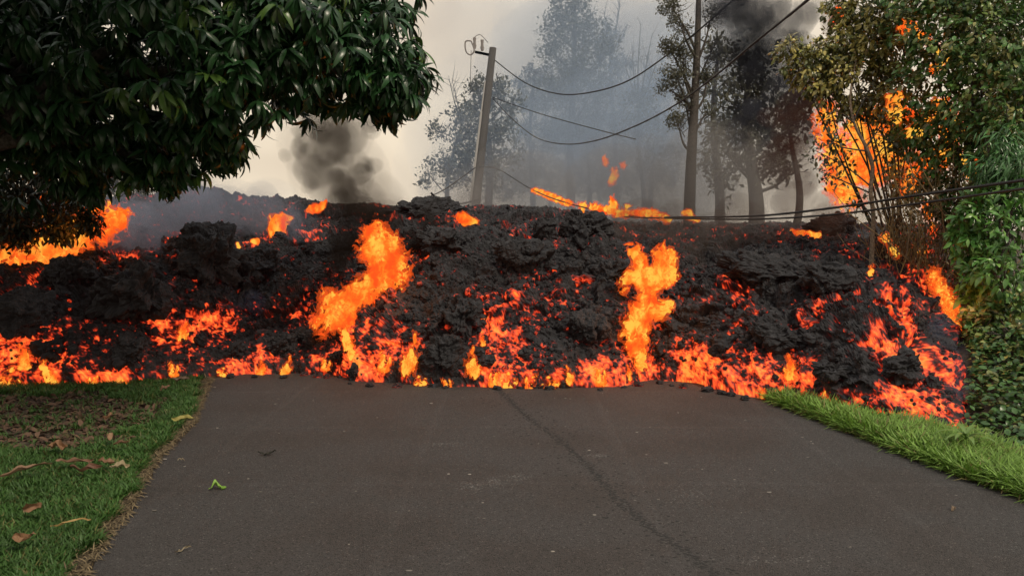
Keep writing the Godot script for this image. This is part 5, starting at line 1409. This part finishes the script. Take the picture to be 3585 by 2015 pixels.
	var licks := [
		[Vector3(-4.909, 0.233, -8.071), 1.1, 0, "yellow flame licking up from melt beside the leftover weeds"], [Vector3(-5.041, 0.020, -7.975), 1.2, 4, "broad bright flame on the burning lawn edge"], [Vector3(-2.758, 0.010, -8.787), 0.9, 0, "stubby yellow flame above the corner of the asphalt"], [Vector3(-2.519, 0.021, -8.798), 0.9, 1, "slanting yellow flame by the smooth slab"],
		[Vector3(-1.683, 0.259, -8.474), 1.1, 3, "leaning yellow flame below the tall orange one"], [Vector3(-1.487, 0.402, -8.455), 0.5, 1, "thin wisp tip above the leaning yellow flame"], [Vector3(-1.334, 0.179, -8.268), 0.9, 2, "drooping orange flame beside the round clinker mass"], [Vector3(-1.089, 0.171, -8.197), 1.35, 1, "upright yellow flame at the side of the round clinker mass"], [Vector3(-0.376, 0.149, -8.085), 1.3, 1, "wavering yellow flame in the centre of the toe"],
		[Vector3(-0.300, 0.430, -8.256), 0.5, 0, "tiny detached flame tip over the wavering flame"], [Vector3(-0.012, 0.038, -8.027), 0.9, 4, ""], [Vector3(0.188, 0.030, -8.006), 0.85, 2, ""], [Vector3(0.408, 0.024, -7.996), 0.95, 4, "broad yellow flame at the centre of the road edge"], [Vector3(0.576, 0.084, -8.000), 0.8, 1, ""], [Vector3(0.895, 0.072, -8.060), 0.8, 2, ""], [Vector3(-0.193, 0.056, -8.038), 0.7, 2, ""], [Vector3(1.197, 0.087, -8.201), 0.7, 0, ""],
		[Vector3(2.384, 0.024, -7.605), 0.45, 0, "tiny yellow flame at the tip of the verge"], [Vector3(2.637, 0.223, -7.569), 0.9, 0, "red-orange flame in front of the long crust slab"], [Vector3(3.721, 1.008, -8.560), 0.8, 3, "small leaning flame high on the slope by the thin tree"], [Vector3(-4.576, 0.036, -8.037), 1.0, 3, "leaning flame over the lawn below the dark boulder"], [Vector3(-4.260, -0.001, -8.124), 0.7, 2, ""], [Vector3(-3.973, -0.001, -8.205), 0.6, 4, ""], [Vector3(-3.599, 0.429, -8.728), 0.9, 0, "orange flame above the hunched boulder"],
		[Vector3(-3.598, 0.077, -8.491), 0.7, 2, ""], [Vector3(-3.165, 0.039, -8.699), 0.6, 4, ""], [Vector3(-2.037, 0.103, -8.714), 0.7, 2, ""], [Vector3(-0.926, 0.041, -8.117), 0.7, 4, ""], [Vector3(-0.638, 0.002, -8.064), 0.6, 2, ""], [Vector3(2.826, 0.078, -7.168), 0.6, 2, ""]]
	for i in licks.size():
		var q: Array = licks[i]
		var t := thing("low_flame", q[3] if q[3] else "low yellow flame lick along the toe of the lava", "flame", q[0] + Vector3(0, -0.02, 0.06), "low flames along the lava toe")
		put(shapes[q[2]][0], "flame_body", mats.flame, t)
		if shapes[q[2]][1]: put(shapes[q[2]][1], "flame_veil", mats.flame_veil, t)
		t.scale = Vector3.ONE * float(q[1]) * Vector3(0.9 if i % 2 else -0.9, rng.randf_range(0.75, 1.15), 1)
		t.rotation.z = rng.randf_range(-0.35, 0.35)

# ---------------------------------------------------------------- smoke

func smoke(called: String, label: String, density: float, col: Color, blobs: Array, soft := true) -> void:
	var t := thing(called, label, "smoke", Vector3.ZERO, "", "stuff")
	var m := FogMaterial.new()
	m.density = density
	m.albedo = col
	var m2 := FogMaterial.new()
	m2.density = density * 0.4
	m2.albedo = col
	for b: Vector4 in blobs:
		for k in (2 if soft else 1):
			var f := FogVolume.new()
			f.name = "puff"
			f.shape = RenderingServer.FOG_VOLUME_SHAPE_ELLIPSOID
			var r := b.w * (1.0 if k == 0 else 1.45)
			f.size = Vector3(2.0 * r * rng.randf_range(0.65, 1.3), 2.0 * r * rng.randf_range(0.6, 1.35), 2.0 * r * 0.9)
			f.material = m if k == 0 else m2
			t.add_child(f, true)
			f.position = Vector3(b.x, b.y, b.z) + rv(0.15) * b.w
			f.rotation = rv(0.8)

func build_smoke() -> void:
	rng.seed = 801
	# bluish haze filling the forest
	smoke("forest_haze", "blue-grey smoke haze drifting between the forest trees", 0.048, Color(0.80, 0.89, 1.0), [Vector4(4.126, 7.493, -44.000, 7.399), Vector4(0.035, 3.979, -36.000, 4.095), Vector4(8.820, 9.740, -50.000, 6.924), Vector4(4.277, 3.246, -32.000, 3.798)])
	smoke("low_haze", "grey smoke lying low over the far lava", 0.20, Color(0.68, 0.67, 0.66), [Vector4(2.946, 2.194, -22.000, 1.632), Vector4(4.642, 2.434, -20.000, 1.682), Vector4(5.678, 2.526, -18.000, 1.246), Vector4(0.026, 2.302, -26.000, 1.672), Vector4(-1.764, 2.356, -28.000, 1.108)])
	smoke("plateau_smoke", "pale grey smoke blowing over the lava plateau below the mango", 0.65, Color(0.66, 0.71, 0.80), [Vector4(-5.073, 1.524, -10.300, 0.255), Vector4(-4.943, 1.600, -10.800, 0.347), Vector4(-4.624, 1.765, -11.200, 0.443), Vector4(-4.158, 1.856, -11.600, 0.430), Vector4(-3.590, 1.890, -11.800, 0.379), Vector4(-4.575, 1.374, -10.200, 0.182), Vector4(-5.645, 1.828, -11.600, 0.316), Vector4(-5.165, 2.142, -13.000, 0.321), Vector4(-3.026, 1.683, -11.200, 0.222)])
	smoke("dark_smoke", "black smoke column billowing behind the tall leaning flame", 1.15, Color(0.25, 0.215, 0.18), [Vector4(-2.597, 1.967, -13.600, 0.303), Vector4(-2.880, 2.113, -13.400, 0.219), Vector4(-2.777, 2.304, -13.300, 0.230), Vector4(-2.903, 2.284, -14.100, 0.202), Vector4(-2.933, 2.024, -13.700, 0.237), Vector4(-2.099, 1.693, -12.600, 0.212), Vector4(-2.095, 1.510, -12.200, 0.127), Vector4(-2.363, 1.872, -12.900, 0.134), Vector4(-1.821, 1.792, -12.200, 0.139), Vector4(-1.760, 1.582, -12.300, 0.116), Vector4(-3.665, 2.664, -15.000, 0.304), Vector4(-3.300, 2.888, -14.800, 0.154), Vector4(-3.655, 2.394, -15.000, 0.141), Vector4(-3.673, 2.358, -14.600, 0.159), Vector4(-3.269, 2.583, -15.100, 0.224), Vector4(-3.365, 3.029, -15.000, 0.334), Vector4(-3.134, 2.830, -14.800, 0.168), Vector4(-3.025, 2.900, -14.700, 0.174), Vector4(-3.534, 3.301, -14.900, 0.206), Vector4(-3.695, 3.097, -14.600, 0.188), Vector4(-2.780, 2.565, -14.600, 0.296), Vector4(-2.991, 2.504, -14.200, 0.211), Vector4(-2.617, 2.699, -14.500, 0.194), Vector4(-2.897, 2.168, -14.300, 0.205), Vector4(-3.046, 2.525, -14.200, 0.140), Vector4(-2.456, 2.707, -14.600, 0.159), Vector4(-2.601, 2.819, -14.500, 0.100), Vector4(-2.688, 2.752, -15.100, 0.127), Vector4(-2.616, 2.715, -14.900, 0.096), Vector4(-2.549, 2.614, -14.800, 0.088), Vector4(-3.107, 3.342, -15.200, 0.338), Vector4(-3.392, 3.594, -15.500, 0.230), Vector4(-2.705, 3.474, -15.500, 0.215), Vector4(-2.698, 3.568, -15.300, 0.242), Vector4(-3.622, 3.402, -15.400, 0.228), Vector4(-3.695, 3.601, -15.500, 0.345), Vector4(-3.685, 3.365, -15.600, 0.193), Vector4(-4.078, 3.797, -16.000, 0.190), Vector4(-3.265, 3.396, -15.600, 0.255), Vector4(-3.355, 3.668, -15.900, 0.165), Vector4(-4.056, 3.141, -15.400, 0.206), Vector4(-4.204, 2.956, -15.000, 0.148), Vector4(-3.998, 3.133, -15.700, 0.155), Vector4(-4.115, 3.019, -15.700, 0.124), Vector4(-4.145, 3.460, -15.700, 0.163)], false)
	smoke("smoke_veil", "thin brown smoke veil around the black smoke column", 0.42, Color(0.27, 0.23, 0.195), [Vector4(-3.138, 2.636, -14.600, 0.686), Vector4(-2.600, 2.074, -13.800, 0.512), Vector4(-3.516, 3.342, -15.200, 0.639), Vector4(-2.068, 1.789, -12.800, 0.380)])
	smoke("drifting_smoke", "dark smoke drifting low over the lava around the tall leaning flame", 1.8, Color(0.20, 0.17, 0.15), [Vector4(-2.028, 1.626, -10.600, 0.273), Vector4(-1.662, 1.678, -10.600, 0.241), Vector4(-2.114, 1.378, -10.000, 0.198), Vector4(-1.274, 1.428, -10.000, 0.208), Vector4(-1.120, 1.060, -9.500, 0.169), Vector4(-1.224, 0.757, -9.200, 0.136), Vector4(-2.129, 1.102, -9.600, 0.161), Vector4(-1.107, 1.680, -10.800, 0.192)])
	smoke("black_plume", "towering dark smoke plume from the burning trees", 1.25, Color(0.30, 0.31, 0.345), [Vector4(5.471, 3.452, -15.500, 0.345), Vector4(5.731, 3.699, -15.900, 0.165), Vector4(5.163, 3.642, -15.300, 0.174), Vector4(5.180, 3.107, -15.200, 0.210), Vector4(5.577, 3.265, -15.100, 0.172), Vector4(5.241, 4.128, -16.000, 0.443), Vector4(4.949, 3.959, -16.000, 0.324), Vector4(4.574, 3.922, -15.500, 0.238), Vector4(5.543, 3.899, -15.800, 0.258), Vector4(5.012, 3.553, -15.900, 0.204), Vector4(4.851, 3.810, -16.500, 0.367), Vector4(4.530, 3.551, -16.200, 0.256), Vector4(5.072, 3.704, -16.300, 0.290), Vector4(5.422, 3.499, -17.000, 0.261), Vector4(4.534, 3.347, -16.200, 0.176), Vector4(4.815, 4.694, -17.000, 0.538), Vector4(4.939, 5.224, -16.900, 0.393), Vector4(4.992, 4.903, -16.700, 0.355), Vector4(5.160, 4.025, -17.300, 0.334), Vector4(4.707, 4.047, -17.100, 0.414), Vector4(5.304, 5.076, -16.500, 0.522), Vector4(5.481, 4.504, -16.800, 0.415), Vector4(4.907, 4.963, -16.800, 0.266), Vector4(5.452, 4.657, -16.200, 0.240), Vector4(4.874, 4.694, -16.400, 0.268), Vector4(4.632, 5.505, -17.000, 0.471), Vector4(4.642, 5.844, -17.000, 0.244), Vector4(5.062, 5.783, -16.600, 0.304), Vector4(5.116, 5.997, -17.000, 0.362), Vector4(4.360, 5.253, -17.500, 0.355), Vector4(5.044, 5.938, -16.500, 0.579), Vector4(4.414, 5.914, -16.500, 0.335), Vector4(4.648, 6.187, -16.900, 0.368), Vector4(5.227, 5.538, -16.900, 0.334), Vector4(4.921, 5.297, -16.900, 0.460), Vector4(5.671, 5.579, -16.000, 0.443), Vector4(5.894, 5.993, -16.300, 0.282), Vector4(5.842, 5.156, -16.400, 0.349), Vector4(5.408, 5.267, -15.800, 0.211), Vector4(5.354, 5.744, -16.200, 0.336), Vector4(4.534, 6.310, -17.000, 0.437), Vector4(4.115, 6.741, -17.100, 0.254), Vector4(4.378, 6.074, -17.300, 0.231), Vector4(4.664, 6.364, -16.600, 0.304), Vector4(4.160, 6.091, -16.900, 0.334), Vector4(5.672, 4.421, -15.500, 0.376), Vector4(5.214, 4.388, -15.200, 0.203), Vector4(5.985, 4.359, -15.700, 0.248), Vector4(5.364, 4.622, -15.100, 0.291), Vector4(5.532, 4.366, -16.000, 0.206)], false)
	smoke("fire_smoke", "brown smoke around the big fireball", 0.95, Color(0.36, 0.25, 0.215), [Vector4(4.873, 3.272, -14.000, 0.443), Vector4(4.772, 3.090, -14.400, 0.207), Vector4(4.426, 3.475, -13.900, 0.254), Vector4(4.883, 3.728, -14.200, 0.288), Vector4(4.786, 2.661, -14.000, 0.443), Vector4(4.841, 2.948, -13.600, 0.195), Vector4(4.757, 2.970, -14.100, 0.272), Vector4(5.408, 2.502, -14.400, 0.192), Vector4(4.903, 2.115, -14.000, 0.381), Vector4(5.121, 2.358, -14.200, 0.246), Vector4(5.342, 1.841, -14.400, 0.178), Vector4(4.639, 2.552, -13.800, 0.164), Vector4(5.269, 3.812, -14.000, 0.381), Vector4(5.124, 4.138, -14.400, 0.185), Vector4(5.510, 4.089, -14.200, 0.176), Vector4(4.905, 3.582, -13.900, 0.213), Vector4(5.512, 4.375, -13.800, 0.348), Vector4(5.831, 4.382, -14.000, 0.194), Vector4(5.325, 4.279, -14.200, 0.204), Vector4(5.196, 4.512, -13.400, 0.152), Vector4(5.544, 4.982, -13.600, 0.370), Vector4(6.101, 4.951, -13.900, 0.254), Vector4(6.021, 4.836, -14.000, 0.173), Vector4(5.265, 5.283, -13.500, 0.220), Vector4(5.952, 1.896, -13.400, 0.338), Vector4(6.138, 2.239, -13.300, 0.164), Vector4(5.901, 2.250, -13.400, 0.179), Vector4(6.300, 1.954, -13.600, 0.161), Vector4(5.448, 1.973, -13.800, 0.348), Vector4(5.541, 1.558, -14.200, 0.183), Vector4(5.225, 1.689, -14.000, 0.222), Vector4(5.389, 1.733, -13.500, 0.140)], false)
	smoke("flame_smoke", "brown smoke trailing off the tall forked flame over the crest", 0.85, Color(0.42, 0.375, 0.345), [Vector4(1.924, 1.424, -10.200, 0.252), Vector4(2.269, 1.472, -10.400, 0.309), Vector4(2.180, 1.681, -11.000, 0.326), Vector4(2.191, 1.237, -9.800, 0.204), Vector4(1.898, 1.686, -11.600, 0.344), Vector4(2.678, 1.522, -10.600, 0.315), Vector4(3.267, 1.573, -11.000, 0.326), Vector4(3.891, 1.600, -11.400, 0.316), Vector4(1.529, 1.628, -11.400, 0.282), Vector4(1.164, 0.748, -9.300, 0.156), Vector4(3.322, 1.806, -12.000, 0.356), Vector4(4.685, 1.688, -12.000, 0.297)], false)
	smoke("margin_smoke", "thin blue smoke seeping out along the lava margin by the vine bank", 0.55, Color(0.62, 0.70, 0.85), [Vector4(3.976, 0.493, -7.300, 0.108), Vector4(3.889, 0.362, -7.000, 0.111), Vector4(4.161, 0.652, -7.800, 0.100), Vector4(3.763, 0.245, -6.700, 0.093), Vector4(4.431, 0.789, -8.400, 0.091)])
	smoke("wisp_smoke", "faint blue wisps rising from cracks in the lava", 0.32, Color(0.60, 0.66, 0.85), [Vector4(-2.960, 0.757, -9.200, 0.136), Vector4(-3.397, 0.786, -9.400, 0.102), Vector4(3.018, 1.032, -9.200, 0.155), Vector4(3.407, 0.366, -7.400, 0.095), Vector4(2.531, 0.050, -7.300, 0.051), Vector4(-3.144, 0.711, -9.200, 0.082)])
